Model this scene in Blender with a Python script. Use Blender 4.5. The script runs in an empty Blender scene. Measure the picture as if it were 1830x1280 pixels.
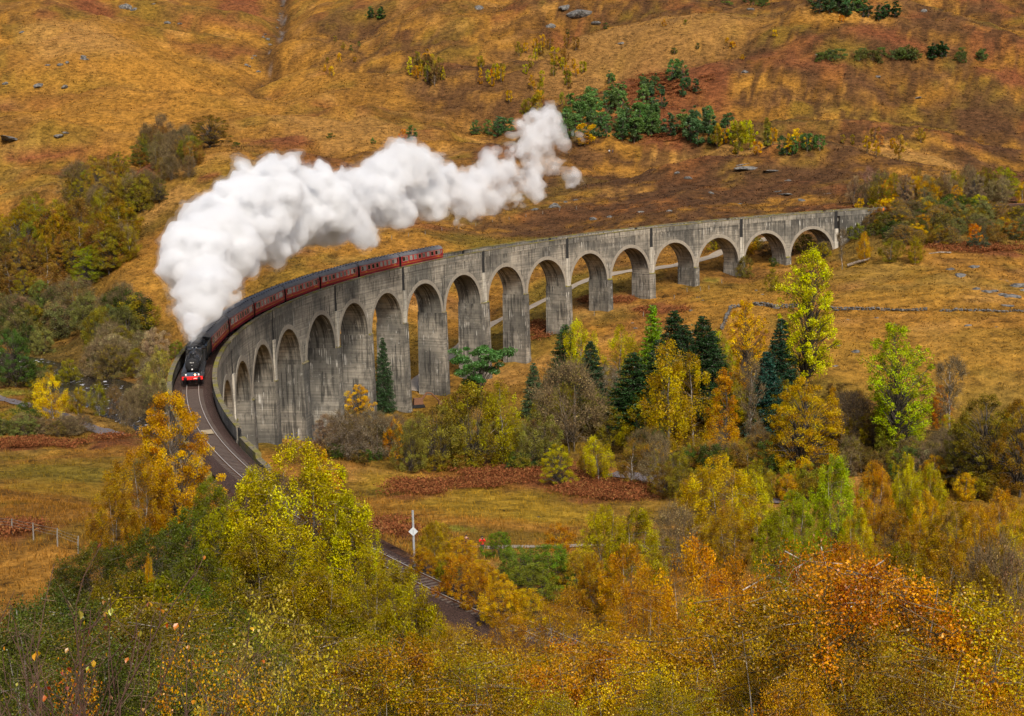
import bpy, math, random
import numpy as np
from mathutils import Vector, Matrix

scene = bpy.context.scene
# ------------------------------------------------------------------ camera
FPX, PITCH, CAMH, ROLL = 2816.05, 0.1381, 29.81, -0.025      # pixels refer to the 1830 x 1280 photograph
CX, CY, RAD, GRADE = 195.62, 245.26, 241.0, -0.02            # the curve of the railway on plan
def cam_basis():
    fw = np.array([0, math.cos(PITCH), -math.sin(PITCH)])
    rt = np.array([1.0, 0, 0]); up = np.array([0, math.sin(PITCH), math.cos(PITCH)])
    c, s = math.cos(ROLL), math.sin(ROLL)
    return c*rt + s*up, -s*rt + c*up, fw
B_R, B_U, B_F = cam_basis()
cam_data = bpy.data.cameras.new('camera')
cam_data.sensor_fit = 'HORIZONTAL'; cam_data.sensor_width = 36.0
cam_data.lens = FPX/1830*36.0
cam_data.clip_start = 0.5; cam_data.clip_end = 6000
cam = bpy.data.objects.new('camera', cam_data)
scene.collection.objects.link(cam)
cam.matrix_world = Matrix(((B_R[0], B_U[0], -B_F[0], 0), (B_R[1], B_U[1], -B_F[1], 0), (B_R[2], B_U[2], -B_F[2], CAMH), (0, 0, 0, 1)))
scene.camera = cam
# ------------------------------------------------------------------ light: pale overcast day, soft sun high behind the camera
SUN_EL, SUN_AZ = 44.0, 163.0      # azimuth measured from +Y towards +X
world = bpy.data.worlds.new('World'); scene.world = world; world.use_nodes = True
wn = world.node_tree; wn.nodes.clear()
sky = wn.nodes.new('ShaderNodeTexSky'); sky.sky_type = 'NISHITA'; sky.sun_disc = False
sky.sun_elevation = math.radians(SUN_EL); sky.sun_rotation = math.radians(SUN_AZ)
sky.air_density = 1.0; sky.dust_density = 5.0; sky.ozone_density = 0.6
bg = wn.nodes.new('ShaderNodeBackground'); bg.inputs['Strength'].default_value = 0.085
wo = wn.nodes.new('ShaderNodeOutputWorld')
wn.links.new(sky.outputs[0], bg.inputs[0]); wn.links.new(bg.outputs[0], wo.inputs[0])
sun_d = bpy.data.lights.new('sun', 'SUN'); sun_d.energy = 2.3; sun_d.angle = math.radians(12); sun_d.color = (1.0, 0.95, 0.87)
sun = bpy.data.objects.new('sun', sun_d); scene.collection.objects.link(sun)
_el, _az = math.radians(SUN_EL), math.radians(SUN_AZ)
_dir = Vector((math.sin(_az)*math.cos(_el), math.cos(_az)*math.cos(_el), math.sin(_el)))
sun.rotation_euler = _dir.to_track_quat('Z', 'Y').to_euler(); sun.location = (-200, -200, 300)
vs = scene.view_settings
vs.view_transform = 'Standard'; vs.look = 'None'; vs.gamma = 1.0; vs.use_curve_mapping = False
vs.exposure = 0.72
scene.render.engine = 'CYCLES'
cy = scene.cycles
cy.max_bounces = 8; cy.diffuse_bounces = 3; cy.glossy_bounces = 2; cy.transmission_bounces = 4
cy.transparent_max_bounces = 12; cy.volume_bounces = 14
cy.use_denoising = True
try:
    cy.denoiser = 'OPENIMAGEDENOISE'; cy.denoising_input_passes = 'RGB_ALBEDO_NORMAL'
except Exception: pass
cy.use_adaptive_sampling = True; cy.adaptive_threshold = 0.02

# ------------------------------------------------------------------ helpers
rng = np.random.default_rng(7)
col = scene.collection
def tag(o, label=None, cat=None, group=None, kind=None):
    if label: o['label'] = label
    if cat: o['category'] = cat
    if group: o['group'] = group
    if kind: o['kind'] = kind
    return o
def empty(name, loc=(0, 0, 0), rz=0.0, label=None, cat=None, group=None):
    o = bpy.data.objects.new(name, None); col.objects.link(o)
    o.location = loc; o.rotation_euler = (0, 0, rz); o.empty_display_size = 0.5
    return tag(o, label, cat, group)
def obj(name, me, parent=None, loc=None):
    o = bpy.data.objects.new(name, me); col.objects.link(o)
    if parent is not None: o.parent = parent
    if loc is not None: o.location = loc
    return o
def copy_tree(o, parent=None):
    c = o.copy(); col.objects.link(c); c.parent = parent
    for ch in list(o.children): copy_tree(ch, c)
    return c
class MB:
    """collects faces with optional uv (u, v in metres) and one float per vertex, builds ONE mesh"""
    def __init__(s): s.v = []; s.f = []; s.uv = []; s.m = []; s.n = 0; s.a = []
    def add(s, verts, faces, uv=None, mat=0, a=0.0):
        verts = [tuple(map(float, p)) for p in verts]
        b = s.n; s.v += verts; s.n += len(verts)
        s.a += ([float(a)]*len(verts) if np.isscalar(a) else [float(q) for q in a])
        for f in faces:
            s.f.append(tuple(b+i for i in f)); s.m.append(mat)
            s.uv += [(uv[i] if uv is not None else (0.0, 0.0)) for i in f]
    def quad(s, p, uv=None, mat=0, a=0.0): s.add(p, [tuple(range(len(p)))], uv, mat, a)
    def box(s, c, d, rz=0.0, mat=0, M=None, taper=1.0, a=0.0):
        x, y, z = d[0]/2, d[1]/2, d[2]/2; cr, sr = math.cos(rz), math.sin(rz)
        P = []
        for sz in (-1, 1):
            t = taper if sz > 0 else 1.0
            for sx, sy in ((-1, -1), (1, -1), (1, 1), (-1, 1)):
                px, py, pz = sx*x*t, sy*y*t, sz*z
                q = Vector((cr*px-sr*py+c[0], sr*px+cr*py+c[1], pz+c[2]))
                P.append(tuple(M @ q) if M is not None else tuple(q))
        s.add(P, [(3, 2, 1, 0), (4, 5, 6, 7), (0, 1, 5, 4), (1, 2, 6, 5), (2, 3, 7, 6), (3, 0, 4, 7)], mat=mat, a=a)
    def tube(s, pts, radii, n=6, mat=0, cap=True, a=0.0):
        pts = [Vector(p) for p in pts]; k = len(pts)
        if np.isscalar(radii): radii = [radii]*k
        radii = [float(q) for q in radii]
        P = []; ref = None
        for i in range(k):
            t = (pts[min(i+1, k-1)]-pts[max(i-1, 0)])
            if t.length < 1e-9: t = Vector((0, 0, 1))
            t.normalize()
            if ref is None: ref = Vector((1, 0, 0)) if abs(t.x) < .8 else Vector((0, 1, 0))
            b = t.cross(ref)
            if b.length < 1e-6: b = t.orthogonal()
            b.normalize(); c = b.cross(t); ref = c
            for j in range(n):
                th = 2*math.pi*j/n
                P.append(pts[i]+radii[i]*(math.cos(th)*c+math.sin(th)*b))
        F = [(i*n+j, i*n+(j+1) % n, (i+1)*n+(j+1) % n, (i+1)*n+j) for i in range(k-1) for j in range(n)]
        if cap: F += [tuple(range(n))[::-1], tuple(range((k-1)*n, k*n))]
        s.add(P, F, mat=mat, a=a)
    def sphere(s, c, r, nu=8, nv=6, mat=0, M=None):
        P = []; r = (r, r, r) if np.isscalar(r) else r
        for i in range(nv+1):
            ph = math.pi*i/nv
            for j in range(nu):
                th = 2*math.pi*j/nu
                q = Vector((c[0]+r[0]*math.sin(ph)*math.cos(th), c[1]+r[1]*math.sin(ph)*math.sin(th), c[2]+r[2]*math.cos(ph)))
                P.append(M @ q if M is not None else q)
        F = [(i*nu+j, (i+1)*nu+j, (i+1)*nu+(j+1) % nu, i*nu+(j+1) % nu) for i in range(nv) for j in range(nu)]
        s.add(P, F, mat=mat)
    def build(s, name, mats, parent=None, smooth=False, loc=None):
        me = bpy.data.meshes.new(name); me.from_pydata(s.v, [], s.f)
        if not isinstance(mats, (list, tuple)): mats = [mats]
        for m in mats: me.materials.append(m)
        if len(mats) > 1: me.polygons.foreach_set('material_index', s.m)
        uvl = me.uv_layers.new(name='UVMap'); uvl.data.foreach_set('uv', np.array(s.uv, np.float32).ravel())
        at = me.attributes.new('stain', 'FLOAT', 'POINT'); at.data.foreach_set('value', np.array(s.a, np.float32))
        if smooth: me.polygons.foreach_set('use_smooth', [True]*len(me.polygons))
        me.update()
        o = obj(name, me, parent)
        if loc is not None:                      # move the origin to loc, geometry stays
            me.transform(Matrix.Translation(-Vector(loc))); o.location = loc
        return o
def np_mesh(name, V, F, mats, attrs=None, matidx=None, smooth=False):
    """V (n,3), F (m,k) arrays -> mesh; attrs {name: (domain, values)}"""
    V = np.asarray(V, np.float32); F = np.asarray(F, np.int32); k = F.shape[1]
    me = bpy.data.meshes.new(name)
    me.vertices.add(len(V)); me.vertices.foreach_set('co', V.ravel())
    me.loops.add(F.size); me.loops.foreach_set('vertex_index', F.ravel())
    me.polygons.add(len(F)); me.polygons.foreach_set('loop_start', np.arange(0, F.size, k, dtype=np.int32))
    try: me.polygons.foreach_set('loop_total', np.full(len(F), k, np.int32))
    except Exception: pass
    for m in (mats if isinstance(mats, (list, tuple)) else [mats]): me.materials.append(m)
    if matidx is not None: me.polygons.foreach_set('material_index', np.asarray(matidx, np.int32))
    if smooth: me.polygons.foreach_set('use_smooth', np.ones(len(F), bool))
    for nm, (dom, val) in (attrs or {}).items():
        val = np.asarray(val, np.float32)
        if val.ndim == 2:
            at = me.attributes.new(nm, 'FLOAT_COLOR', dom); at.data.foreach_set('color', val.ravel())
        else:
            at = me.attributes.new(nm, 'FLOAT', dom); at.data.foreach_set('value', val)
    me.update(calc_edges=True); me.validate()
    return me
# noise ---------------------------------------------------------------
def _h(i, j, k, seed):
    n = (i*374761393 + j*668265263 + k*2147483647 + seed*1274126177) & 0xffffffff
    n = ((n ^ (n >> 13))*1274126177) & 0xffffffff
    n = ((n ^ (n >> 16))*2246822519) & 0xffffffff
    return ((n ^ (n >> 15)) & 0xffffff)/float(0xffffff)
def vnoise(x, y, seed=0):
    x = np.asarray(x, float); y = np.asarray(y, float)
    i = np.floor(x).astype(np.int64); j = np.floor(y).astype(np.int64)
    fx = x-i; fy = y-j; fx = fx*fx*fx*(fx*(fx*6-15)+10); fy = fy*fy*fy*(fy*(fy*6-15)+10)
    a = _h(i, j, 0, seed); b = _h(i+1, j, 0, seed); c = _h(i, j+1, 0, seed); d = _h(i+1, j+1, 0, seed)
    return (a*(1-fx)+b*fx)*(1-fy)+(c*(1-fx)+d*fx)*fy
def fbm(x, y, octv=4, seed=0, gain=.5):
    s = 0; am = 1; t = 0
    for o in range(octv):
        s = s+am*vnoise(x*2**o+17.3*o, y*2**o-9.1*o, seed+o); t += am; am *= gain
    return s/t
def vnoise3(x, y, z, seed=0):
    i = np.floor(x).astype(np.int64); j = np.floor(y).astype(np.int64); k = np.floor(z).astype(np.int64)
    fx = x-i; fy = y-j; fz = z-k
    fx = fx*fx*(3-2*fx); fy = fy*fy*(3-2*fy); fz = fz*fz*(3-2*fz)
    r = 0
    for dk in (0, 1):
        a = _h(i, j, k+dk, seed); b = _h(i+1, j, k+dk, seed); c = _h(i, j+1, k+dk, seed); d = _h(i+1, j+1, k+dk, seed)
        r = r + ((a*(1-fx)+b*fx)*(1-fy)+(c*(1-fx)+d*fx)*fy)*(fz if dk else 1-fz)
    return r
def sstep(a, b, x):
    t = np.clip((x-a)/(b-a), 0, 1); return t*t*(3-2*t)
# pixel <-> place -------------------------------------------------------
CAMP = np.array([0, 0, CAMH])
def pray(u, v):
    d = B_F + B_R*((u-915)/FPX) + B_U*((640-v)/FPX)
    return d
def at_d(u, v, d): return CAMP + pray(u, v)*d            # d = distance along the view axis
def at_z(u, v, z):
    r = pray(u, v); return CAMP + r*((z-CAMH)/r[2])
def to_px(P):
    q = np.asarray(P, float)-CAMP; z = q @ B_F
    return 915+FPX*(q @ B_R)/z, 640-FPX*(q @ B_U)/z, z
def arc(a, r, z):
    """point on the railway curve: a = angle (radians, + towards the camera end), r = radius, z = height above rail level"""
    return (CX - r*math.cos(a), CY - r*math.sin(a), z + GRADE*RAD*a)

# ------------------------------------------------------------------ terrain heights
CTRL = []
def cw(*p): CTRL.append(p)
def cd(u, v, d): CTRL.append(tuple(at_d(u, v, d)))
def cz(u, v, z): CTRL.append(tuple(at_z(u, v, z)))
for p in ((0,-12,31),(-18,-4,29.5),(18,-4,29.5),(0,2,27.9),(0,10,24.3),(-9,10,24.4),(10,10,23.6),(0,20,19),(-15,20,19.3),(15,20,17),
          (0,40,9),(-28,40,10),(25,40,5.5),(0,60,2.8),(-38,60,4),(24,60,-1.5),(45,56,-4.5),(70,62,-5),(0,80,-1.2),(-42,80,0),(-80,80,1),(60,85,-7),
          (-8,105,-3.8),(-45,105,-3.0),(24,100,-5.5),(48,104,-9),(-18,128,-4.5),(-52,135,-4.4),(-100,140,-5),(0,132,-6.5),(28,134,-11),(60,135,-15),(100,130,-16),
          (-26,152,-5),(-60,160,-8),(-34.6,174,-10),(-40.6,197,-18),(-44,221,-24),(-45,245,-27)): cw(*p)
for p in ((870,985,165),(1095,985,170),(740,735,345),(800,700,362),(950,650,390),(1020,587,404),(1095,550,417),(1170,531,428),(1250,508,437),(1330,496,445),
          (1405,472,454),(1495,448,462),(555,780,303),(502,792,284),(455,790,268),(680,745,330),(610,765,316),
          (200,500,500),(250,450,540),(100,450,560),(0,500,540),(0,400,640),(200,330,660),(430,268,650),(330,330,610),(500,460,480),(600,440,495),(750,420,505),
          (850,560,455),(900,570,440),(1050,500,450),(1000,400,550),(1200,390,530),(1290,430,485),(1450,430,485),(1540,392,478),(1700,384,486),(1830,380,500),
          (1700,450,432),(1600,500,405),(1800,480,412),(1600,440,440),
          (0,300,740),(450,300,660),(900,300,690),(1350,300,640),(1830,300,660),(0,200,860),(450,200,880),(900,200,830),(1350,200,740),(1830,200,770),
          (0,100,980),(450,100,1040),(900,100,960),(1350,100,880),(1830,100,930),(0,0,1150),(480,0,1280),(900,0,1120),(1350,0,1060),(1830,0,1120),
          (0,-120,1400),(900,-140,1380),(1830,-120,1400),(-300,200,860),(-300,400,650),(-300,600,470),(2150,200,800),(2150,400,500),(2150,600,390)): cd(*p)
for p in ((900,930,-18.5),(950,850,-25),(700,845,-25),(850,822,-28),(1150,862,-26),(1500,860,-25),(1700,850,-24),(1830,820,-23),(1400,780,-24),(1600,800,-23.5),
          (1830,720,-19.5),(1600,650,-18),(1800,650,-17),(1310,592,-15.5),(1310,550,-13),(1500,553,-12.5),(1830,560,-12),(1250,600,-17.5),(1100,640,-21.5),(1000,665,-25),
          (100,850,-21.5),(0,785,-27),(200,785,-28),(50,900,-13),(-200,900,-13),(-200,780,-27),(0,712,-29),(60,728,-29),(150,762,-29.6),(250,760,-30.3),
          (30,640,-30.6),(60,662,-31),(200,700,-31),(260,735,-31),(330,700,-31),(30,600,-29.5),(150,585,-27),(250,565,-21),(290,610,-27),(2100,800,-22),(2100,650,-16)): cz(*p)
CT = np.array(CTRL, float)
def _warp(x, y):                                 # distances shrink with range so near and far controls weigh alike
    r = np.sqrt(x*x+y*y)+60; s = np.log(r/60)*260/np.maximum(np.sqrt(x*x+y*y), 1e-6)
    return x*s, y*s
def _tps_fit():
    X, Y = _warp(CT[:, 0], CT[:, 1]); n = len(CT)
    r2 = (X[:, None]-X[None])**2+(Y[:, None]-Y[None])**2
    K = np.sqrt(r2+16) ; K[np.arange(n), np.arange(n)] -= 1.5
    P = np.stack([np.ones(n), X/100, Y/100], 1)
    A = np.zeros((n+3, n+3)); A[:n, :n] = K; A[:n, n:] = P; A[n:, :n] = P.T
    return np.linalg.solve(A, np.concatenate([CT[:, 2], np.zeros(3)])), X, Y
_W, _KX, _KY = _tps_fit()
def base_h(x, y):
    sh = np.shape(x); x = np.ravel(x).astype(float); y = np.ravel(y).astype(float)
    X, Y = _warp(x, y); out = np.zeros(len(x))
    for i in range(0, len(x), 20000):
        a = X[i:i+20000]; b = Y[i:i+20000]
        K = np.sqrt((a[:, None]-_KX[None])**2+(b[:, None]-_KY[None])**2+16)
        out[i:i+20000] = K @ _W[:-3] + _W[-3] + _W[-2]*a/100 + _W[-1]*b/100
    return out.reshape(sh)
# ------------------------------------------------------------------ materials
class NT:
    def __init__(s, name):
        s.m = bpy.data.materials.new(name); s.m.use_nodes = True; s.t = s.m.node_tree; s.t.nodes.clear()
        s.out = s.t.nodes.new('ShaderNodeOutputMaterial')
    def n(s, typ, **kw):
        nd = s.t.nodes.new(typ)
        for k, v in kw.items():
            if k.startswith('i_'):
                key = k[2:]
                nd.inputs[int(key) if key.isdigit() else key].default_value = v
            else: setattr(nd, k, v)
        return nd
    def l(s, a, b): s.t.links.new(a, b)
    def math(s, op, a, b=None, clamp=False):
        nd = s.n('ShaderNodeMath', operation=op); nd.use_clamp = clamp
        for i, q in enumerate((a, b)):
            if q is None: continue
            if hasattr(q, 'links'): s.l(q, nd.inputs[i])
            else: nd.inputs[i].default_value = q
        return nd.outputs[0]
    def mix(s, f, a, b, typ='MIX'):
        nd = s.n('ShaderNodeMix', data_type='RGBA', blend_type=typ, clamp_factor=True)
        for i, q in ((0, f), (6, a), (7, b)):
            if hasattr(q, 'links'): s.l(q, nd.inputs[i])
            elif i == 0: nd.inputs[0].default_value = q
            else: nd.inputs[i].default_value = (*q, 1) if len(q) == 3 else q
        return nd.outputs[2]
    def ramp(s, f, p0, p1, smooth=True):
        nd = s.n('ShaderNodeMapRange', interpolation_type='SMOOTHSTEP' if smooth else 'LINEAR', clamp=True)
        s.l(f, nd.inputs[0]); nd.inputs[1].default_value = p0; nd.inputs[2].default_value = p1
        return nd.outputs[0]
    def noise(s, vec, scale, detail=3, rough=.55, dim='3D'):
        nd = s.n('ShaderNodeTexNoise', noise_dimensions=dim); nd.inputs['Scale'].default_value = scale
        nd.inputs['Detail'].default_value = detail; nd.inputs['Roughness'].default_value = rough
        if vec is not None: s.l(vec, nd.inputs['Vector'])
        return nd.outputs[0]
    def scale(s, vec, sc):
        nd = s.n('ShaderNodeVectorMath', operation='MULTIPLY'); s.l(vec, nd.inputs[0]); nd.inputs[1].default_value = sc
        return nd.outputs[0]
    def bump(s, h, strength=.5, dist=.1):
        nd = s.n('ShaderNodeBump'); nd.inputs['Strength'].default_value = strength; nd.inputs['Distance'].default_value = dist
        s.l(h, nd.inputs['Height']); return nd.outputs[0]
    def bsdf(s, color, rough=.8, metal=0.0, normal=None, spec=.3):
        nd = s.n('ShaderNodeBsdfPrincipled')
        if hasattr(color, 'links'): s.l(color, nd.inputs['Base Color'])
        else: nd.inputs['Base Color'].default_value = (*color, 1)
        if hasattr(rough, 'links'): s.l(rough, nd.inputs['Roughness'])
        else: nd.inputs['Roughness'].default_value = rough
        nd.inputs['Metallic'].default_value = metal; nd.inputs['Specular IOR Level'].default_value = spec
        if normal is not None: s.l(normal, nd.inputs['Normal'])
        s.l(nd.outputs[0], s.out.inputs[0]); return nd
def simple(name, c, rough=.6, metal=0.0, var=.25, sc=3.0, spec=.3, bump=0.0):
    t = NT(name); g = t.n('ShaderNodeNewGeometry').outputs['Position']
    f = t.noise(g, sc, 4)
    cc = t.mix(f, tuple(q*(1-var) for q in c), tuple(min(1, q*(1+var)) for q in c))
    t.bsdf(cc, rough, metal, t.bump(f, bump, .05) if bump else None, spec)
    return t.m
def tinted(name, src='OBJECT', rough=.7, translucent=0.0, var=.5, hue=.03, gloss=0.0, leaf=True, patch=.6):
    """colour of the object (or of the instance) with a spread from leaf to leaf and clump to clump"""
    t = NT(name)
    oi = t.n('ShaderNodeObjectInfo')
    if src == 'OBJECT': c = oi.outputs['Color']
    else: c = t.n('ShaderNodeAttribute', attribute_type='INSTANCER', attribute_name='tint').outputs['Color']
    rv = t.n('ShaderNodeAttribute', attribute_type='GEOMETRY', attribute_name='leaf').outputs['Fac'] if leaf else oi.outputs['Random']
    hs = t.n('ShaderNodeHueSaturation')
    tc = t.n('ShaderNodeTexCoord').outputs['Object']
    pn = t.noise(tc, patch, 2)
    h = t.math('ADD', t.math('MULTIPLY', t.math('SUBTRACT', pn, .5), hue*2.2), t.math('MULTIPLY', t.math('SUBTRACT', rv, .5), hue*1.6))
    t.l(t.math('ADD', h, .5), hs.inputs['Hue'])
    fr = rv
    t.l(t.math('ADD', t.math('MULTIPLY', fr, 2*var), 1-var), hs.inputs['Value'])
    hs.inputs['Saturation'].default_value = 1.06
    t.l(c, hs.inputs['Color'])
    d = t.n('ShaderNodeBsdfDiffuse'); t.l(hs.outputs[0], d.inputs[0]); sh = d.outputs[0]
    if translucent:
        tr = t.n('ShaderNodeBsdfTranslucent'); t.l(hs.outputs[0], tr.inputs[0])
        mx = t.n('ShaderNodeMixShader'); mx.inputs[0].default_value = translucent
        t.l(sh, mx.inputs[1]); t.l(tr.outputs[0], mx.inputs[2]); sh = mx.outputs[0]
    if gloss:
        gl = t.n('ShaderNodeBsdfGlossy'); gl.inputs['Roughness'].default_value = .38; gl.inputs[0].default_value = (1, 1, 1, 1)
        mx = t.n('ShaderNodeMixShader'); mx.inputs[0].default_value = gloss
        t.l(sh, mx.inputs[1]); t.l(gl.outputs[0], mx.inputs[2]); sh = mx.outputs[0]
    t.l(sh, t.out.inputs[0]); return t.m
M = {}
M['leaf'] = tinted('leaf', translucent=.2, var=.75, hue=.036, gloss=.01)
M['leaf_near'] = tinted('leaf_near', translucent=.16, var=.8, hue=.034, gloss=.015)
M['needle'] = tinted('needle', translucent=.1, var=.7, hue=.02, gloss=.02)
M['grass'] = tinted('grass_blades', src='INST', translucent=.25, var=.45, hue=.02)
def bark_mat(name, c0, c1, sc):
    t = NT(name); g = t.n('ShaderNodeTexCoord').outputs['Object']
    f = t.noise(t.scale(g, (1, 1, .35)), sc, 4, .7)
    t.bsdf(t.mix(t.ramp(f, .4, .6), c0, c1), .9, normal=t.bump(f, .5, .05)); return t.m
M['bark'] = bark_mat('bark', (.035, .028, .022), (.11, .09, .07), 5)
M['bark_birch'] = bark_mat('bark_birch', (.08, .065, .05), (.38, .34, .29), 3.2)
M['white_bark'] = bark_mat('white_birch_bark', (.2, .17, .14), (.6, .56, .5), 3.0)
M['bark_grey'] = bark_mat('bark_grey', (.08, .06, .042), (.24, .19, .14), 4)
M['twig'] = bark_mat('twig', (.06, .044, .02), (.19, .13, .06), 6)
# concrete: u along the wall, v vertical (metres) from the uv map; stain attribute adds black algae
def concrete_mat():
    t = NT('board_marked_concrete')
    uv = t.n('ShaderNodeTexCoord').outputs['UV']
    st = t.n('ShaderNodeAttribute', attribute_type='GEOMETRY', attribute_name='stain').outputs['Fac']
    pos = t.n('ShaderNodeNewGeometry').outputs['Position']
    big = t.noise(pos, .09, 4, .6)
    col_ = t.mix(t.ramp(big, .38, .62), (.15, .14, .118), (.40, .355, .28))
    boards = t.noise(t.scale(uv, (.05, 3.3, 0)), 1.0, 2, .6)
    col_ = t.mix(t.math('MULTIPLY', t.ramp(boards, .35, .7), .55), col_, (.10, .092, .076))
    lifts = t.noise(t.scale(uv, (.02, .8, 0)), 1.0, 1)
    col_ = t.mix(t.math('MULTIPLY', t.ramp(lifts, .5, .75), .45), col_, (.085, .08, .07))
    blot = t.noise(t.scale(uv, (.9, .55, 0)), 1.0, 5, .65)
    col_ = t.mix(t.math('MULTIPLY', t.ramp(blot, .5, .7), .62), col_, (.06, .056, .048))
    # black streaks running down
    sk = t.noise(t.scale(uv, (1.5, .07, 0)), 1.0, 4, .7)
    gate = t.noise(t.scale(uv, (.22, .13, 0)), 1.0, 3)
    blk = t.math('MULTIPLY', t.ramp(sk, .46, .58), t.ramp(gate, .40, .54))
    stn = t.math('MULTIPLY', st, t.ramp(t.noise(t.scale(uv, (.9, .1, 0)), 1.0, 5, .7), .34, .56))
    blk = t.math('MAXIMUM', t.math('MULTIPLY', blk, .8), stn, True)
    col_ = t.mix(t.math('MULTIPLY', blk, .93), col_, (.022, .021, .02))
    # white lime runs
    ws = t.noise(t.scale(uv, (3.6, .1, 0)), 1.0, 3, .7)
    wg = t.noise(t.scale(uv, (.33, .4, 3.0)), 1.0, 4)
    wh = t.math('MULTIPLY', t.ramp(ws, .56, .66), t.ramp(wg, .49, .62))
    wl = t.math('MULTIPLY', t.ramp(t.noise(t.scale(uv, (.5, 5.0, 0)), 1.0, 4, .7), .64, .69), t.ramp(t.noise(t.scale(uv, (.12, .5, 0)), 1.0, 3), .5, .6))
    wh = t.math('MAXIMUM', wh, t.math('MULTIPLY', wl, .9), True)
    col_ = t.mix(t.math('MULTIPLY', wh, .85), col_, (.66, .63, .56))
    hgt = t.math('ADD', boards, t.math('MULTIPLY', blot, .6))
    t.bsdf(col_, .92, normal=t.bump(hgt, .55, .12), spec=.15)
    return t.m
M['concrete'] = concrete_mat()
def moss_mat():
    t = NT('mossy_coping'); g = t.n('ShaderNodeNewGeometry').outputs['Position']
    f = t.noise(g, .35, 5, .7); f2 = t.noise(g, 3.0, 4, .7)
    c = t.mix(t.ramp(f2, .4, .6), (.10, .088, .065), (.19, .16, .105))
    c = t.mix(t.math('MULTIPLY', t.ramp(f, .46, .6), .8), c, (.17, .15, .02))
    t.bsdf(c, .95, normal=t.bump(f2, .6, .1), spec=.1); return t.m
M['moss'] = moss_mat()
M['dark_slot'] = simple('black_algae', (.02, .019, .018), .95, var=.5)  # near-black of the open joints given as colour, algae included
M['pale_concrete'] = None
def pale_mat():
    t = NT('lime_washed_concrete'); uv = t.n('ShaderNodeTexCoord').outputs['UV']
    a = t.noise(t.scale(uv, (2.0, .12, 0)), 1.0, 4, .7); b = t.noise(t.scale(uv, (.1, 2.6, 0)), 1.0, 3)
    c = t.mix(t.ramp(a, .38, .62), (.22, .2, .165), (.5, .46, .38)); c = t.mix(t.math('MULTIPLY', t.ramp(b, .5, .7), .5), c, (.13, .12, .1))
    t.bsdf(c, .9, spec=.15); return t.m
M['pale_concrete'] = pale_mat()
def ballast_mat():
    t = NT('ballast'); g = t.n('ShaderNodeNewGeometry').outputs['Position']
    f = t.noise(g, 9, 3, .8); b = t.noise(g, .5, 3)
    c = t.mix(t.ramp(f, .35, .65), (.02, .013, .010), (.105, .062, .05)); c = t.mix(t.math('MULTIPLY', t.ramp(b, .45, .65), .5), c, (.05, .028, .02))
    t.bsdf(c, .95, normal=t.bump(f, 1.0, .12), spec=.15); return t.m
M['ballast'] = ballast_mat()
def ground_mat():
    t = NT('moorland'); g = t.n('ShaderNodeNewGeometry').outputs['Position']
    vc = t.n('ShaderNodeAttribute', attribute_type='GEOMETRY', attribute_name='tone').outputs['Color']
    rough_ = t.n('ShaderNodeAttribute', attribute_type='GEOMETRY', attribute_name='wild').outputs['Fac']
    n1 = t.noise(g, 1.5, 3, .7); n2 = t.noise(t.scale(g, (1, .6, 2.4)), .42, 4, .7); n3 = t.noise(g, .16, 4, .6)
    v = t.math('ADD', t.math('MULTIPLY', n1, .55), t.math('ADD', t.math('MULTIPLY', n2, .8), t.math('MULTIPLY', n3, .45)))
    v = t.math('ADD', t.math('MULTIPLY', t.math('SUBTRACT', v, .9), 3.4), .96)
    mul = t.mix(rough_, (1, 1, 1), (1, 1, 1))
    comb = t.n('ShaderNodeCombineColor'); [t.l(v, comb.inputs[i]) for i in range(3)]
    c = t.mix(rough_, vc, t.mix(1.0, vc, comb.outputs[0], 'MULTIPLY'))
    h = t.math('ADD', n1, t.math('MULTIPLY', n2, 1.6))
    t.bsdf(c, .95, normal=t.bump(h, .8, .5), spec=.08); return t.m
M['ground'] = ground_mat()
M['road'] = simple('tarmac', (.13, .11, .11), .85, var=.25, sc=1.5)
M['gravel'] = simple('gravel_track', (.27, .22, .165), .95, var=.35, sc=.8, bump=.3)
M['rock'] = None
def rock_mat():
    t = NT('grey_rock'); g = t.n('ShaderNodeNewGeometry').outputs['Position']
    f = t.noise(g, .7, 5, .7); l = t.noise(g, 3.0, 4, .7)
    c = t.mix(t.ramp(f, .38, .62), (.05, .047, .042), (.17, .16, .145)); c = t.mix(t.math('MULTIPLY', t.ramp(l, .58, .7), .6), c, (.36, .345, .31))
    t.bsdf(c, .85, normal=t.bump(t.math('ADD', f, l), .8, .3), spec=.3); return t.m
M['rock'] = rock_mat()
def water_mat():
    t = NT('river_water'); g = t.n('ShaderNodeNewGeometry').outputs['Position']
    f = t.noise(g, .55, 4, .65); w = t.noise(t.scale(g, (1, .5, 1)), .8, 5, .7)
    foam = t.math('MULTIPLY', t.ramp(w, .56, .66), t.ramp(t.noise(g, .1, 2), .42, .55))
    c = t.mix(foam, (.02, .017, .015), (.55, .55, .55))
    t.bsdf(c, t.math('ADD', t.math('MULTIPLY', foam, .6), .12), normal=t.bump(f, .6, .25), spec=.5); return t.m
M['water'] = water_mat()

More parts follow.
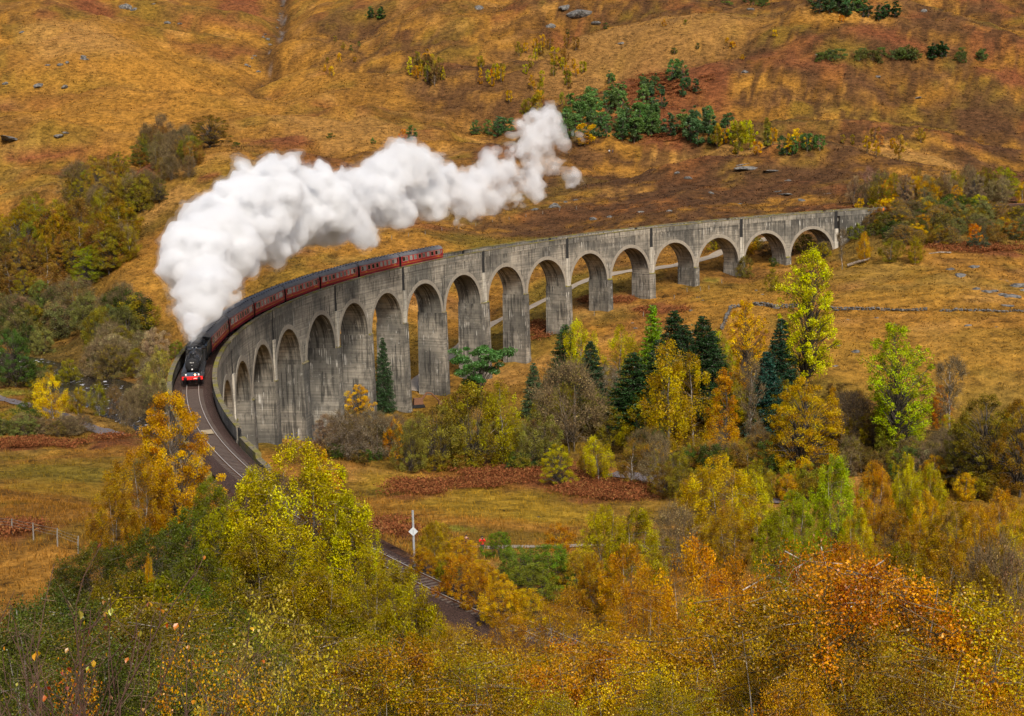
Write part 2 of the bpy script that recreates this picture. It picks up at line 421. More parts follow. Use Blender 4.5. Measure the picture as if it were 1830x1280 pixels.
# ------------------------------------------------------------------ the ground
NR, NC = 700, 560
R0, R1, TH = 2.5, 1750.0, 0.56
RIVER = [tuple(at_z(u, v, -30.9)[:2]) for u, v in ((-160, 618), (-40, 640), (30, 652), (75, 664), (130, 682), (195, 704), (235, 728), (285, 750))]
RIVER += [(-62, 312), (-40, 303), (-15, 296), (20, 288), (60, 282), (120, 272), (200, 262)]
RIVER = np.array(RIVER)
def poly_dist(x, y, P, full=False):
    best = np.full(np.shape(x), 1e9)
    for (ax, ay), (bx, by) in zip(P[:-1], P[1:]):
        dx, dy = bx-ax, by-ay; L2 = dx*dx+dy*dy
        t = np.clip(((x-ax)*dx+(y-ay)*dy)/L2, 0, 1)
        best = np.minimum(best, np.hypot(x-ax-t*dx, y-ay-t*dy))
    return best
A_NEAR, A_FAR = 0.37, -1.17                # where the bridge meets the ground
_fa = -1.215                               # beyond here the far track runs straight
_fp = np.array(arc(_fa, RAD, 0)); _ft = np.array([-math.sin(_fa)*-1.0, 0, 0])
_ft = np.array([-(-RAD*math.sin(-_fa))*0, 0, 0])
def far_track(s):
    """straight track beyond the bridge, s metres past its end"""
    t = np.array([-math.sin(_fa), math.cos(_fa)]) ; t = np.array([math.sin(-_fa), math.cos(_fa)])
    return np.array([_fp[0]+t[0]*s, _fp[1]+t[1]*s-0.0, _fp[2]+0.004*s])
FAR_PTS = np.array([far_track(s)[:2] for s in (0, 220)])
def raw_h(x, y):
    h = base_h(x, y); r = np.hypot(x, y)
    far = sstep(430, 800, r); mid = sstep(150, 300, r)
    h = h + far*((fbm(x/150, y/150, 3, 3)-.5)*34 + (fbm(x/52, y/46, 3, 5)-.5)*17 - np.abs(fbm(x/70+3, y/90, 3, 6)-.5)*16) + (fbm(x/27, y/27, 3, 11)-.5)*(1.0+2.6*far)
    # hummocks along the slope
    h = h + (fbm(x/11, y/5, 3, 21)-.5)*(0.5+2.0*far) + (.28-np.abs(fbm(x/19, y/7.5, 3, 23)-.5))*3.6*far + (fbm(x/3.4, y/2.2, 2, 31)-.5)*(.25+.8*mid)
    # rounded grassy knolls and the ravines between them
    for kx, ky, kr, kz in KNOLLS: h = h + kz*np.exp(-(((x-kx)/kr)**2+((y-ky)/(kr*.8))**2))*far
    # burn falling down the far slope
    d = poly_dist(x, y, BURN); h = h - 7*np.exp(-(d/15)**2)*far - 2.5*np.exp(-(d/3.5)**2)*far
    return h
def hit0(u, v):
    r = pray(u, v); ds = np.linspace(500, 1600, 700); P = CAMP+r*ds[:, None]; k = int(np.argmax(P[:, 2] < base_h(P[:, 0], P[:, 1]))); return P[k if k else -1][:2]
BURN = np.array([hit0(u, v) for u, v in ((506, -30), (502, 14), (500, 48), (474, 70), (488, 92), (456, 105), (440, 122), (470, 138), (520, 150))])
KNOLLS = [(*at_d(150, 130, 935)[:2], 75, 17), (*at_d(330, 210, 850)[:2], 50, 9), (*at_d(1330, 60, 930)[:2], 95, 18), (*at_d(1640, 120, 890)[:2], 80, 15), (*at_d(1020, 30, 1050)[:2], 60, 16), (*at_d(640, 175, 900)[:2], 40, 8),
          (*at_d(700, 60, 1060)[:2], 60, 12), (*at_d(60, 262, 780)[:2], 50, 9), (*at_d(560, 140, 960)[:2], 30, -9), (*at_d(350, 330, 640)[:2], 30, 5), (*at_d(1250, 330, 640)[:2], 45, 8), (*at_d(1560, 250, 720)[:2], 60, 7)]
def height(x, y):
    h = raw_h(x, y)
    # river bed
    d = poly_dist(x, y, RIVER); k = 1-sstep(4.0, 12.0, d+(fbm(x/5, y/5, 2, 9)-.5)*5)
    h = h*(1-k) + np.minimum(h, -32.0)*k
    # cutting and bank for the railway at the camera end
    a = np.arctan2(-(y-CY), -(x-CX)); rr = np.hypot(x-CX, y-CY); dist = np.abs(rr-RAD); zt = GRADE*RAD*a-.62
    m = sstep(A_NEAR-.02, A_NEAR+.012, a)*(a < 1.4)
    side = np.where(rr < RAD, .62, .75)
    hc = np.clip(h, zt-np.maximum(0, dist-3.4)*side, zt+np.maximum(0, dist-3.0)*side)
    h = h*(1-m)+hc*m
    # the bridge's ground must stay under the deck near both ends
    m2 = ((a > A_FAR-.06) & (a <= A_NEAR+.02)) & (dist < 9); h = np.where(m2, np.minimum(h, GRADE*RAD*a-2.2-2.5*0), h)
    # far embankment
    d2 = poly_dist(x, y, FAR_PTS); zf = _fp[2]-.62
    s2 = (x > _fp[0]-6)
    hf = np.clip(h, zf-np.maximum(0, d2-3.2)*.5, zf+np.maximum(0, d2-3.2)*.5)
    k2 = sstep(_fp[0]-8, _fp[0]+3, x)*(1-sstep(30, 45, d2)); h = h*(1-k2)+hf*k2
    return h
_th = np.linspace(-TH, TH, NC); _lr = np.linspace(math.log(R0), math.log(R1), NR)
_TT, _RR = np.meshgrid(_th, np.exp(_lr))
GX, GY = _RR*np.sin(_TT), _RR*np.cos(_TT)
GZ = height(GX, GY)
def gh(x, y):
    """ground height, bilinear on the grid"""
    x = np.asarray(x, float); y = np.asarray(y, float)
    i = np.clip((np.log(np.maximum(np.hypot(x, y), R0))-_lr[0])/(_lr[1]-_lr[0]), 0, NR-1.001)
    j = np.clip((np.arctan2(x, y)+TH)/(_th[1]-_th[0]), 0, NC-1.001)
    i0 = i.astype(int); j0 = j.astype(int); fi = i-i0; fj = j-j0
    return (GZ[i0, j0]*(1-fj)+GZ[i0, j0+1]*fj)*(1-fi)+(GZ[i0+1, j0]*(1-fj)+GZ[i0+1, j0+1]*fj)*fi
def ground(u, v, dmin=4.0):
    """where the line of sight through a pixel of the photograph meets the ground"""
    r = pray(u, v); ds = np.exp(np.linspace(math.log(dmin), math.log(1700), 2600)); P = CAMP+r*ds[:, None]
    b = P[:, 2] < gh(P[:, 0], P[:, 1]); k = int(np.argmax(b)) if b.any() else len(ds)-1
    P = P[k]; return np.array([P[0], P[1], float(gh(P[0], P[1]))]), float(ds[k])
def zone(u, v, ru, rv, soft=.5, seed=0, rough=.7, wob=.5):
    """soft-edged patch of ground round the place seen at (u, v): returns weights on the grid"""
    c, d = ground(u, v); c2, d2 = ground(u, v-rv if v > rv else v); c3, d3 = ground(u, v+rv)
    rx = ru*d/FPX; ry = max(abs(c2[1]-c[1]), abs(c3[1]-c[1])*.8, rx*.3, 1.0)
    ry = min(ry, rx*4)
    az = math.atan2(c[0], c[1]); dx = GX-c[0]; dy = GY-c[1]
    p = (dx*math.cos(az)-dy*math.sin(az))/rx; q = (dx*math.sin(az)+dy*math.cos(az))/ry
    e = np.hypot(p, q)+(fbm(GX/(rx*.45), GY/(ry*.45), 3, 40+seed)-.5)*2*wob
    return 1-sstep(1-soft, 1+soft*.3, e)
GOLD, STRAW, OCHRE = np.array([.275, .13, .02]), np.array([.37, .19, .05]), np.array([.20, .092, .014])
HEATH, RUST, OLIVE, GREEN = np.array([.075, .036, .015]), np.array([.15, .05, .019]), np.array([.13, .095, .012]), np.array([.17, .17, .02])
MEAD = np.array([.29, .175, .016]); FIELD = np.array([.30, .152, .022])
DARKO = np.array([.075, .055, .012])
ROCKC = np.array([.15, .145, .14])
tone = np.empty(GX.shape+(3,)); tone[:] = GOLD
def lay(c, w):
    global tone
    tone = tone*(1-w[..., None])+c*w[..., None]
RG = np.hypot(GX, GY)
p1 = fbm(GX/60, GY/60, 4, 51); p2 = fbm(GX/17, GY/14, 4, 61); p3 = fbm(GX/5, GY/4, 3, 71)
lay(OCHRE, sstep(.42, .62, p2)*.7)
lay(STRAW, sstep(.55, .72, fbm(GX/23, GY/12, 4, 77))*.6)
right = sstep(-90, 60, GX-0.02*GY)*sstep(400, 520, RG)
lay(HEATH, np.clip(sstep(.41, .58, .5*p1+.5*p2)*(.22+.78*right), 0, 1)*.85)
lay(OCHRE*.8, right*sstep(.4, .6, fbm(GX/33, GY/20, 3, 83))*.6)
lay(HEATH*1.3, sstep(.5, .62, .4*p2+.6*p3)*(.15+.5*right)*sstep(380, 480, RG))
lay(RUST, sstep(.6, .7, fbm(GX/38, GY/38, 4, 81))*.65*sstep(300, 500, RG))
lay(OLIVE, sstep(.56, .68, fbm(GX/30, GY/30, 4, 91))*.5)
spk = .6*fbm(GX/7, GY/4, 3, 85)+.4*fbm(GX/3, GY/2.2, 2, 86)
lay(HEATH*.75, sstep(.5, .6, spk)*(.35+.45*right)*sstep(420, 520, RG))
for pl in (((278, 95), (290, 130), (322, 190), (372, 214)), ((258, 150), (246, 214)), ((300, 150), (306, 175), (318, 225)), ((150, 70), (250, 62), (330, 110)), ((560, 20), (530, 60), (500, 100)), ((600, 260), (700, 215), (820, 190)), ((1250, 110), (1400, 150), (1560, 165))):
    dtr = poly_dist(GX, GY, np.array([ground(u, v)[0][:2] for u, v in pl])); lay(OCHRE*.55, (1-sstep(.4, 1.6, dtr+(p3-.5)*3))*.75)
lowland = (1-sstep(300, 420, RG))
lay(OLIVE, lowland*sstep(.42, .62, fbm(GX/18, GY/18, 4, 95))*.5)
for k, (u, v, ru, rv) in enumerate(((1150, 350, 260, 60), (950, 400, 120, 40), (1330, 340, 160, 40), (1120, 130, 230, 60), (700, 90, 130, 40), (620, 60, 90, 30), (1050, 15, 120, 25),
        (1500, 150, 120, 20), (1600, 180, 120, 25), (1750, 250, 120, 40), (1500, 300, 160, 25), (760, 160, 60, 20), (600, 290, 70, 20), (1230, 70, 60, 15), (870, 140, 130, 40))):
    lay(HEATH, zone(u, v, ru, rv, .7, k)*sstep(.34, .56, .5*p2+.5*p3)*.85)
for k, (u, v, ru, rv) in enumerate(((100, 285, 70, 13), (255, 306, 50, 12), (30, 280, 40, 10), (430, 18, 45, 20), (170, 14, 40, 12), (500, 250, 70, 10), (1190, 160, 120, 45), (1190, 235, 60, 30),
        (225, 548, 50, 18), (180, 552, 50, 14), (1080, 538, 60, 10), (1180, 556, 55, 12), (965, 590, 30, 25), (870, 480, 60, 10), (1740, 445, 110, 12), (1800, 140, 70, 18), (1580, 62, 80, 15), (375, 315, 22, 6),
        (940, 850, 175, 24), (1090, 882, 110, 20), (745, 885, 60, 16), (60, 795, 120, 12), (210, 788, 70, 10), (30, 950, 80, 15), (700, 945, 60, 20), (800, 870, 120, 8), (1340, 610, 80, 12))):
    lay(RUST, zone(u, v, ru, rv, .5, 30+k)*.9)
for k, (u, v, ru, rv, c) in enumerate(((945, 925, 40, 6, GREEN), (815, 946, 36, 6, GREEN), (700, 880, 40, 10, OLIVE), (900, 905, 190, 30, MEAD), (720, 860, 90, 16, MEAD), (1000, 930, 100, 20, MEAD*.9), (1010, 520, 120, 30, OLIVE), (930, 600, 120, 40, OLIVE), (1270, 500, 20, 4, GREEN),
        (90, 845, 170, 30, OLIVE*1.15), (120, 880, 120, 16, MEAD*.8), (60, 930, 120, 20, OCHRE), (1700, 640, 200, 60, FIELD), (1600, 530, 220, 20, FIELD), (1330, 540, 120, 30, FIELD), (1450, 620, 160, 50, FIELD), (40, 735, 60, 10, GREEN*.9), (20, 700, 60, 6, GREEN), (770, 685, 40, 20, OCHRE),
        (250, 480, 90, 60, GOLD), (300, 150, 260, 80, GOLD*1.05), (130, 60, 120, 20, STRAW*.85), (900, 440, 150, 15, OLIVE), (640, 420, 120, 20, GOLD), (1150, 60, 250, 22, STRAW*.7), (1300, 270, 120, 8, STRAW*.8), (1620, 275, 130, 10, STRAW*.8),
        (640, 230, 160, 25, STRAW*.7), (300, 360, 70, 20, STRAW*.85))):
    lay(c, zone(u, v, ru, rv, .6, 60+k)*.75)
dr = poly_dist(GX, GY, RIVER); lay(DARKO, (1-sstep(6, 20, dr))*.7)
shade_wood = zone(1450, 790, 420, 60, .5, 90); lay(DARKO, shade_wood*.8); lay(DARKO, zone(150, 640, 200, 60, .5, 91)*.7); lay(DARKO, zone(60, 440, 160, 90, .5, 92)*.6)  # darker olive ground where the woods stand
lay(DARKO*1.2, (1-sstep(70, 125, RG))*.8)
_a = np.arctan2(-(GY-CY), -(GX-CX)); _rr = np.abs(np.hypot(GX-CX, GY-CY)-RAD)
lay(np.array([.06, .03, .02]), ((_a > A_NEAR) & (_a < 1.4))*(1-sstep(3.2, 4.9, _rr+(p3-.5)*2.4)))
db = poly_dist(GX, GY, BURN); lay(HEATH*.7, (1-sstep(2, 9, db+(p3-.5)*9))*(RG > 500)*.7); lay(ROCKC, (1-sstep(.3, 1.8, db+(fbm(GX/2.5, GY/2.5, 2, 87)-.4)*9))*(RG > 500)*.6)
idx = np.arange(NR*NC).reshape(NR, NC)
F = np.stack([idx[:-1, :-1], idx[:-1, 1:], idx[1:, 1:], idx[1:, :-1]], -1).reshape(-1, 4)
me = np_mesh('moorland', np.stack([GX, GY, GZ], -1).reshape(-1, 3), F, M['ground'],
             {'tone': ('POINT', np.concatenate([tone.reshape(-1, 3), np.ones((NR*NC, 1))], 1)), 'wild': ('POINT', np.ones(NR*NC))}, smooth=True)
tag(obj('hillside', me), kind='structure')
def ribbon(name, P, width, mat, lift=.07, kind='structure', step=2.0):
    P = np.array(P, float); seg = np.hypot(*(P[1:]-P[:-1]).T); s = np.concatenate([[0], np.cumsum(seg)])
    n = max(3, int(s[-1]/step)); q = np.linspace(0, s[-1], n)
    C = np.stack([np.interp(q, s, P[:, 0]), np.interp(q, s, P[:, 1])], 1)
    for _ in range(3): C[1:-1] = (C[:-2]+C[1:-1]*2+C[2:])/4
    T = np.gradient(C, axis=0); T /= np.linalg.norm(T, axis=1)[:, None]; N = np.stack([-T[:, 1], T[:, 0]], 1)
    K = 6; rows = []
    for k in range(K+1):
        w = (k/K-.5)*width*(1+.12*np.sin(q/7+k)); X = C+N*w[:, None]; rows.append(np.concatenate([X, (gh(X[:, 0], X[:, 1])+lift)[:, None]], 1))
    V = np.stack(rows, 1); 
    zc = V[:, :, 2].max(1) if lift > .05 else None
    V = V.reshape(-1, 3); I = np.arange(n*(K+1)).reshape(n, K+1)
    F = np.stack([I[:-1, :-1], I[:-1, 1:], I[1:, 1:], I[1:, :-1]], -1).reshape(-1, 4)
    return tag(obj(name, np_mesh(name, V, F, mat, smooth=True)), kind=kind)
def gxy(pts): return [tuple(ground(u, v)[0][:2]) for u, v in pts]
TRACKPOLY = gxy(((738, 700), (748, 682), (800, 640), (880, 578), (960, 544), (1050, 503), (1110, 487), (1190, 478), (1265, 462), (1335, 437), (1400, 424)))
ribbon('gravel_path', TRACKPOLY, 3.6, M['gravel'], .16)
ribbon('road', gxy(((-90, 690), (-20, 706), (58, 728), (110, 745), (180, 770), (215, 778))), 4.5, M['road'], .16)
ribbon('footpath', gxy(((1090, 850), (1190, 863), (1290, 884), (1400, 900))), 3.5, M['road'], .2)
ribbon('trampled_path', gxy(((835, 976), (880, 980), (960, 978), (1040, 976), (1130, 975), (1200, 980))), 2.2, M['gravel'], .1)
# river: water sheet between its banks
RS = RIVER; V = []; 
for (x, y), (tx, ty) in zip(RS, np.gradient(RS, axis=0)):
    L = math.hypot(tx, ty); V += [(x-ty/L*11, y+tx/L*11, -30.9), (x+ty/L*11, y-tx/L*11, -30.9)]
F = [(2*i, 2*i+1, 2*i+3, 2*i+2) for i in range(len(RS)-1)]
tag(obj('river', np_mesh('river', V, F, M['water'])), kind='structure')
# ------------------------------------------------------------------ the viaduct
R_IN, R_OUT = RAD-3.0, RAD+3.0
Z_TOP, Z_CROWN, Z_DECK = -.35, -3.5, -.75
def solve_a(u, a0):
    f = lambda a: to_px(arc(a, R_IN-.3, 1.1))[0]-u
    a = a0
    for _ in range(30):
        e = 1e-4; a -= np.clip(f(a)/((f(a+e)-f(a-e))/(2*e)), -.05, .05)
    return a
PIL_U = [1495, 1326, 1165, 1015, 865, 722, 601, 489]
PIL = [solve_a(u, 2.0016-math.pi+.1465*k) for k, u in enumerate(PIL_U)]
PIL += [PIL[-1]+.1465, PIL[-1]+.293]
PA = []                                        # pier angles from the far end to the camera end
for p, q in zip(PIL[:-1], PIL[1:]): PA += [(p, True), ((p+q)/2, False)]
PA += [(PIL[-1], True), (PIL[-1]+.0733, False), (PIL[-1]+.140, True)]
PW = []                                        # half widths
for i, (a, p) in enumerate(PA): PW.append(1.75 if i in (8, 13) else (1.15 if p else .95))
viaduct = empty('viaduct', arc(-.45, RAD, -30), 0, 'long curved grey concrete railway viaduct of many tall round arches', 'viaduct')
def vb(mb, name, mat, a, r=RAD, z=0, parent=viaduct, smooth=False):
    """build a viaduct part with its own origin, parented to the viaduct"""
    L = arc(a, r, z); o = mb.build(name, mat, None, smooth, loc=L)
    o.parent = parent
    o.matrix_parent_inverse = Matrix.Translation(-(parent.location if parent is viaduct else parent_world(parent)))
    return o
def parent_world(o):
    v = Vector(o.location)
    if o.parent is not None: v = Vector(o.location)
    return v
NSEG = 22
M['ring'] = simple('ring_concrete', (.25, .22, .175), .92, 0, .45, 1.2, .15, .3)
FARK = lambda a: .5*float(sstep(-.62, -.95, a)) if False else .5*float(np.clip((-.6-a)/.35, 0, 1))
def span(i):
    (a0, p0), (a1, p1) = PA[i], PA[i+1]; b0, b1 = a0+PW[i]/RAD, a1-PW[i+1]/RAD
    S = (b1-b0)*RAD; RISE = 7.65; zs = Z_CROWN-RISE; am = (b0+b1)/2
    ph = np.linspace(0, math.pi, NSEG+1)
    aa = am-(S/2)*np.cos(ph)/RAD; zz = zs+RISE*np.sin(ph)
    mb = MB()
    for r, fl in ((R_IN, 1), (R_OUT, 0)):
        def q4(pa, rr=r, st=0.0):
            P = [arc(a, rr, z) for a, z in pa]; uv = [(a*RAD+(300 if fl else 0), z+GRADE*RAD*a) for a, z in pa]
            mb.quad(P if fl else P[::-1], uv if fl else uv[::-1], a=st)
        for j in range(NSEG):
            q4([(aa[j], zz[j]), (aa[j+1], zz[j+1]), (aa[j+1], Z_TOP), (aa[j], Z_TOP)], st=[FARK(am)*.5, FARK(am)*.5,   .36+FARK(am), .36+FARK(am)])
        for (ac, bc, pil, sgn) in ((a0, b0, p0, 1), (a1, b1, p1, -1)):
            if pil:
                sw = .58/RAD*sgn; rr = r+(.55 if fl else -.55)
                q = lambda pa, **k: q4(pa if sgn > 0 else [pa[1], pa[0], pa[3], pa[2]], **k)
                q([(ac, zs), (bc, zs), (bc, -4.0), (ac, -4.0)], st=[.1, .1, .3, .3])
                q([(ac+sw, -4.0), (bc, -4.0), (bc, Z_TOP), (ac+sw, Z_TOP)], st=[.4, .2, .3, .5])
                q([(ac, -4.0), (ac+sw, -4.0), (ac+sw, Z_TOP), (ac, Z_TOP)], rr=rr, st=1.0)
                P = [arc(ac+sw, r, -4), arc(ac+sw, r, Z_TOP), arc(ac+sw, rr, Z_TOP), arc(ac+sw, rr, -4)]
                mb.quad(P, [(0, -4), (0, 0), (.5, 0), (.5, -4)], a=1.0)
            else:
                q = lambda pa, **k: q4(pa if sgn > 0 else [pa[1], pa[0], pa[3], pa[2]], **k)
                q([(ac, zs), (bc, zs), (bc, Z_TOP), (ac, Z_TOP)], st=[.05, .05, .3, .3])
    # barrel
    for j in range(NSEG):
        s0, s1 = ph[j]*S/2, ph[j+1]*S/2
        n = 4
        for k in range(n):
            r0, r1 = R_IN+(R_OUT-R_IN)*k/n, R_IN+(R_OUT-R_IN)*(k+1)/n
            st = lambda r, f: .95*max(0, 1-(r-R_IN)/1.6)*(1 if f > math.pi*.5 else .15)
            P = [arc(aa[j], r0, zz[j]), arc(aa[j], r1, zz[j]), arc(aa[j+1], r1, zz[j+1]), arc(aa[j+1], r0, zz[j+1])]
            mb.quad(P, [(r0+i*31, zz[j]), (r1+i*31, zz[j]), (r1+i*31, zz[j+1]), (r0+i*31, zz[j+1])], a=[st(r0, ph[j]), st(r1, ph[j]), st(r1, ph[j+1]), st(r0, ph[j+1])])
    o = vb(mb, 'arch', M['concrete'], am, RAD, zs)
    # arch rings, standing a little proud of both faces
    S2 = S/2+.85
    ab = am-S2*np.cos(ph)/RAD; zb = zs+(RISE+.85)*np.sin(ph)
    lim = lambda a: min(max(a, a0+.02/RAD), a1-.02/RAD)
    for r, o_ in ((R_IN, -.09), (R_OUT, .09)):
        mb = MB()
        for j in range(NSEG):
            pa = [(aa[j], zz[j]), (aa[j+1], zz[j+1]), (lim(ab[j+1]), zb[j+1]), (lim(ab[j]), zb[j])]
            f1 = [arc(a, r+o_, z) for a, z in pa]; f0 = [arc(a, r, z) for a, z in pa]
            uv = [(ph[j]*8+i*40, 0), (ph[j+1]*8+i*40, 0), (ph[j+1]*8+i*40, .8), (ph[j]*8+i*40, .8)]
            mb.quad(f1 if o_ < 0 else f1[::-1], uv)
            mb.quad([f0[3], f0[2], f1[2], f1[3]], uv, a=.3)
            mb.quad([f0[0], f1[0], f1[1], f0[1]], uv)
        rg = mb.build('arch_ring', M['ring'], None, loc=arc(am, r, zs)); rg.parent = o
        rg.matrix_parent_inverse = Matrix.Translation(-Vector(o.location))
    return zs
ZS = [span(i) for i in range(len(PA)-1)]
ZS = [ZS[0]]+[min(a, b) for a, b in zip(ZS[:-1], ZS[1:])]+[ZS[-1]]
def wall_strip(mb, a0, a1, r0, r1, z0, z1, n, st=0.0):
    al = np.linspace(a0, a1, n+1)
    for p, q in zip(al[:-1], al[1:]):
        U = lambda z: [(p*RAD, z), (q*RAD, z)]
        mb.quad([arc(p, r0, z0), arc(q, r0, z0), arc(q, r0, z1), arc(p, r0, z1)], [(p*RAD, z0), (q*RAD, z0), (q*RAD, z1), (p*RAD, z1)], a=st)
        mb.quad([arc(q, r1, z0), arc(p, r1, z0), arc(p, r1, z1), arc(q, r1, z1)], [(q*RAD, z0), (p*RAD, z0), (p*RAD, z1), (q*RAD, z1)], a=st)
        mb.quad([arc(p, r0, z1), arc(q, r0, z1), arc(q, r1, z1), arc(p, r1, z1)], [(p*RAD, 0), (q*RAD, 0), (q*RAD, .5), (p*RAD, .5)], a=st)
        mb.quad([arc(q, r0, z0), arc(p, r0, z0), arc(p, r1, z0), arc(q, r1, z0)], a=st)
    for e, f in ((al[0], 1), (al[-1], -1)):
        P = [arc(e, r0, z0), arc(e, r0, z1), arc(e, r1, z1), arc(e, r1, z0)]; mb.quad(P if f > 0 else P[::-1], a=max(st, .5))
def pier(i):
    a, pil = PA[i]; w = PW[i]; zs = ZS[i]
    x, y, _ = arc(a, RAD, 0); zg = min(float(gh(x+dx, y+dy)) for dx in (-3, 0, 3) for dy in (-3, 0, 3))-2.5-GRADE*RAD*a
    mb = MB(); H = zs-zg
    if H < 1: zg = zs-1; H = 1
    n = max(2, int(H/3)); lv = [zs-H*k/n for k in range(n+1)]
    def ringp(z, ex=0.0):
        b = (zs-z)/45.0
        return w+b*.35+ex, R_IN-.32-b*.5-ex, R_OUT+.32+b*.5+ex
    for z1, z0 in zip(lv[:-1], lv[1:]):
        (wa, ia, oa), (wb, ib, ob) = ringp(z0), ringp(z1)
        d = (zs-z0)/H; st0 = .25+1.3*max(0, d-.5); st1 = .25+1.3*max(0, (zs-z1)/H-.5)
        # camera-side face, outer face
        uo = i*17.0
        mb.quad([arc(a-wa/RAD, ia, z0), arc(a+wa/RAD, ia, z0), arc(a+wb/RAD, ib, z1), arc(a-wb/RAD, ib, z1)], [(uo, z0), (uo+2*wa, z0), (uo+2*wa, z1), (uo, z1)], a=[.7, .3, .3, .7])
        mb.quad([arc(a+wa/RAD, oa, z0), arc(a-wa/RAD, oa, z0), arc(a-wb/RAD, ob, z1), arc(a+wb/RAD, ob, z1)], [(uo+5, z0), (uo+8, z0), (uo+8, z1), (uo+5, z1)], a=.3)
        for sg in (1, -1):
            m = 5
            for k in range(m):
                t0, t1 = k/m, (k+1)/m
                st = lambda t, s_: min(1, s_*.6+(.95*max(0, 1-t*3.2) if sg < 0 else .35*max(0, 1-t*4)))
                P = [arc(a+sg*wa/RAD, ia+(oa-ia)*t0, z0), arc(a+sg*wa/RAD, ia+(oa-ia)*t1, z0), arc(a+sg*wb/RAD, ib+(ob-ib)*t1, z1), arc(a+sg*wb/RAD, ib+(ob-ib)*t0, z1)]
                U = [(uo+10*sg+t0*6.6, z0), (uo+10*sg+t1*6.6, z0), (uo+10*sg+t1*6.6, z1), (uo+10*sg+t0*6.6, z1)]
                A_ = [st(t0, st0), st(t1, st0), st(t1, st1), st(t0, st1)]
                if sg > 0: mb.quad(P, U, a=A_)
                else: mb.quad(P[::-1], U[::-1], a=A_[::-1])
    wa, ia, oa = ringp(zs)
    mb.quad([arc(a-wa/RAD, ia, zs), arc(a+wa/RAD, ia, zs), arc(a+wa/RAD, oa, zs), arc(a-wa/RAD, oa, zs)], a=.2)
    o = vb(mb, 'pier', M['concrete'], a, RAD, zg)
    # cap stones on the ledge at the springing
    for sg, rf in ((-1, R_IN), (1, R_OUT)):
        mb = MB(); al_ = a-(w-.06)/RAD; ar_ = a+(w-.06)/RAD; ro, ri = rf+sg*.44, rf+sg*.1
        P = [arc(al_, ro, zs+.005), arc(ar_, ro, zs+.005), arc(ar_, ri, zs+.34), arc(al_, ri, zs+.34), arc(al_, ri, zs+.005), arc(ar_, ri, zs+.005)]
        mb.add(P, [(0, 1, 2, 3), (0, 3, 4), (1, 5, 2), (3, 2, 5, 4)])
        cp = mb.build('ledge', M['moss'], None, loc=arc(a, rf, zs)); cp.parent = o; cp.matrix_parent_inverse = Matrix.Translation(-Vector(o.location))
    if pil:
        for sgn, rf in ((-1, R_IN), (1, R_OUT)):
            mb = MB(); hw = .66; z1 = -4.0; z0 = zs+.0
            r1 = rf+sgn*.30
            pa = [(a-hw/RAD, z0), (a+hw/RAD, z0), (a+hw/RAD, z1), (a-hw/RAD, z1)]
            f = [arc(q, r1, z) for q, z in pa]; b = [arc(q, rf-sgn*.02, z) for q, z in pa]; uv = [(i*9+0, z0), (i*9+1.2, z0), (i*9+1.2, z1), (i*9, z1)]
            P = f+b; fc = [(0, 1, 2, 3), (1, 0, 4, 5), (2, 1, 5, 6), (3, 2, 6, 7), (0, 3, 7, 4)]
            mb.add(P, fc if sgn < 0 else [q[::-1] for q in fc], uv+uv)
            vb(mb, 'pilaster', M['pale_concrete'], a, rf, zs)
            # added panel across the joint: gap darkness and algae put into its colour
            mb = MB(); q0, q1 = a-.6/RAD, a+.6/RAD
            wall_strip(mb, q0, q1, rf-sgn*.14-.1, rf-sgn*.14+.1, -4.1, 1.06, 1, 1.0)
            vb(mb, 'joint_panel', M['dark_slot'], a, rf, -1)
for i in range(len(PA)): pier(i)
# parapets: one length between two joints, with a mossy coping each
joints = [PIL[0]-.075]+PIL+[PIL[-1]+.140]
for a0, a1 in zip(joints[:-1], joints[1:]):
    g = .58/RAD
    for r0, r1, c0, c1 in ((R_IN-.07, R_IN+.40, R_IN-.15, R_IN+.46), (R_OUT-.40, R_OUT+.07, R_OUT-.46, R_OUT+.15)):
        mb = MB(); wall_strip(mb, a0+g, a1-g, r0, r1, Z_TOP, 1.0, 14, .22)
        o = vb(mb, 'parapet', M['concrete'], (a0+a1)/2, (r0+r1)/2, 0)
        mb = MB(); wall_strip(mb, a0+g, a1-g, c0, c1, 1.0, 1.2, 14, 0)
        c = mb.build('coping', M['moss'], None, loc=arc((a0+a1)/2, (r0+r1)/2, 1.0)); c.parent = o; c.matrix_parent_inverse = Matrix.Translation(-Vector(o.location))
# refuge slabs closing the joints at deck level
mb = MB(); wall_strip(mb, joints[0], joints[-1]-.0, R_IN+.6, R_OUT-.6, -1.9, Z_DECK, 70)
vb(mb, 'deck_slab', M['concrete'], -.3, RAD, Z_DECK)
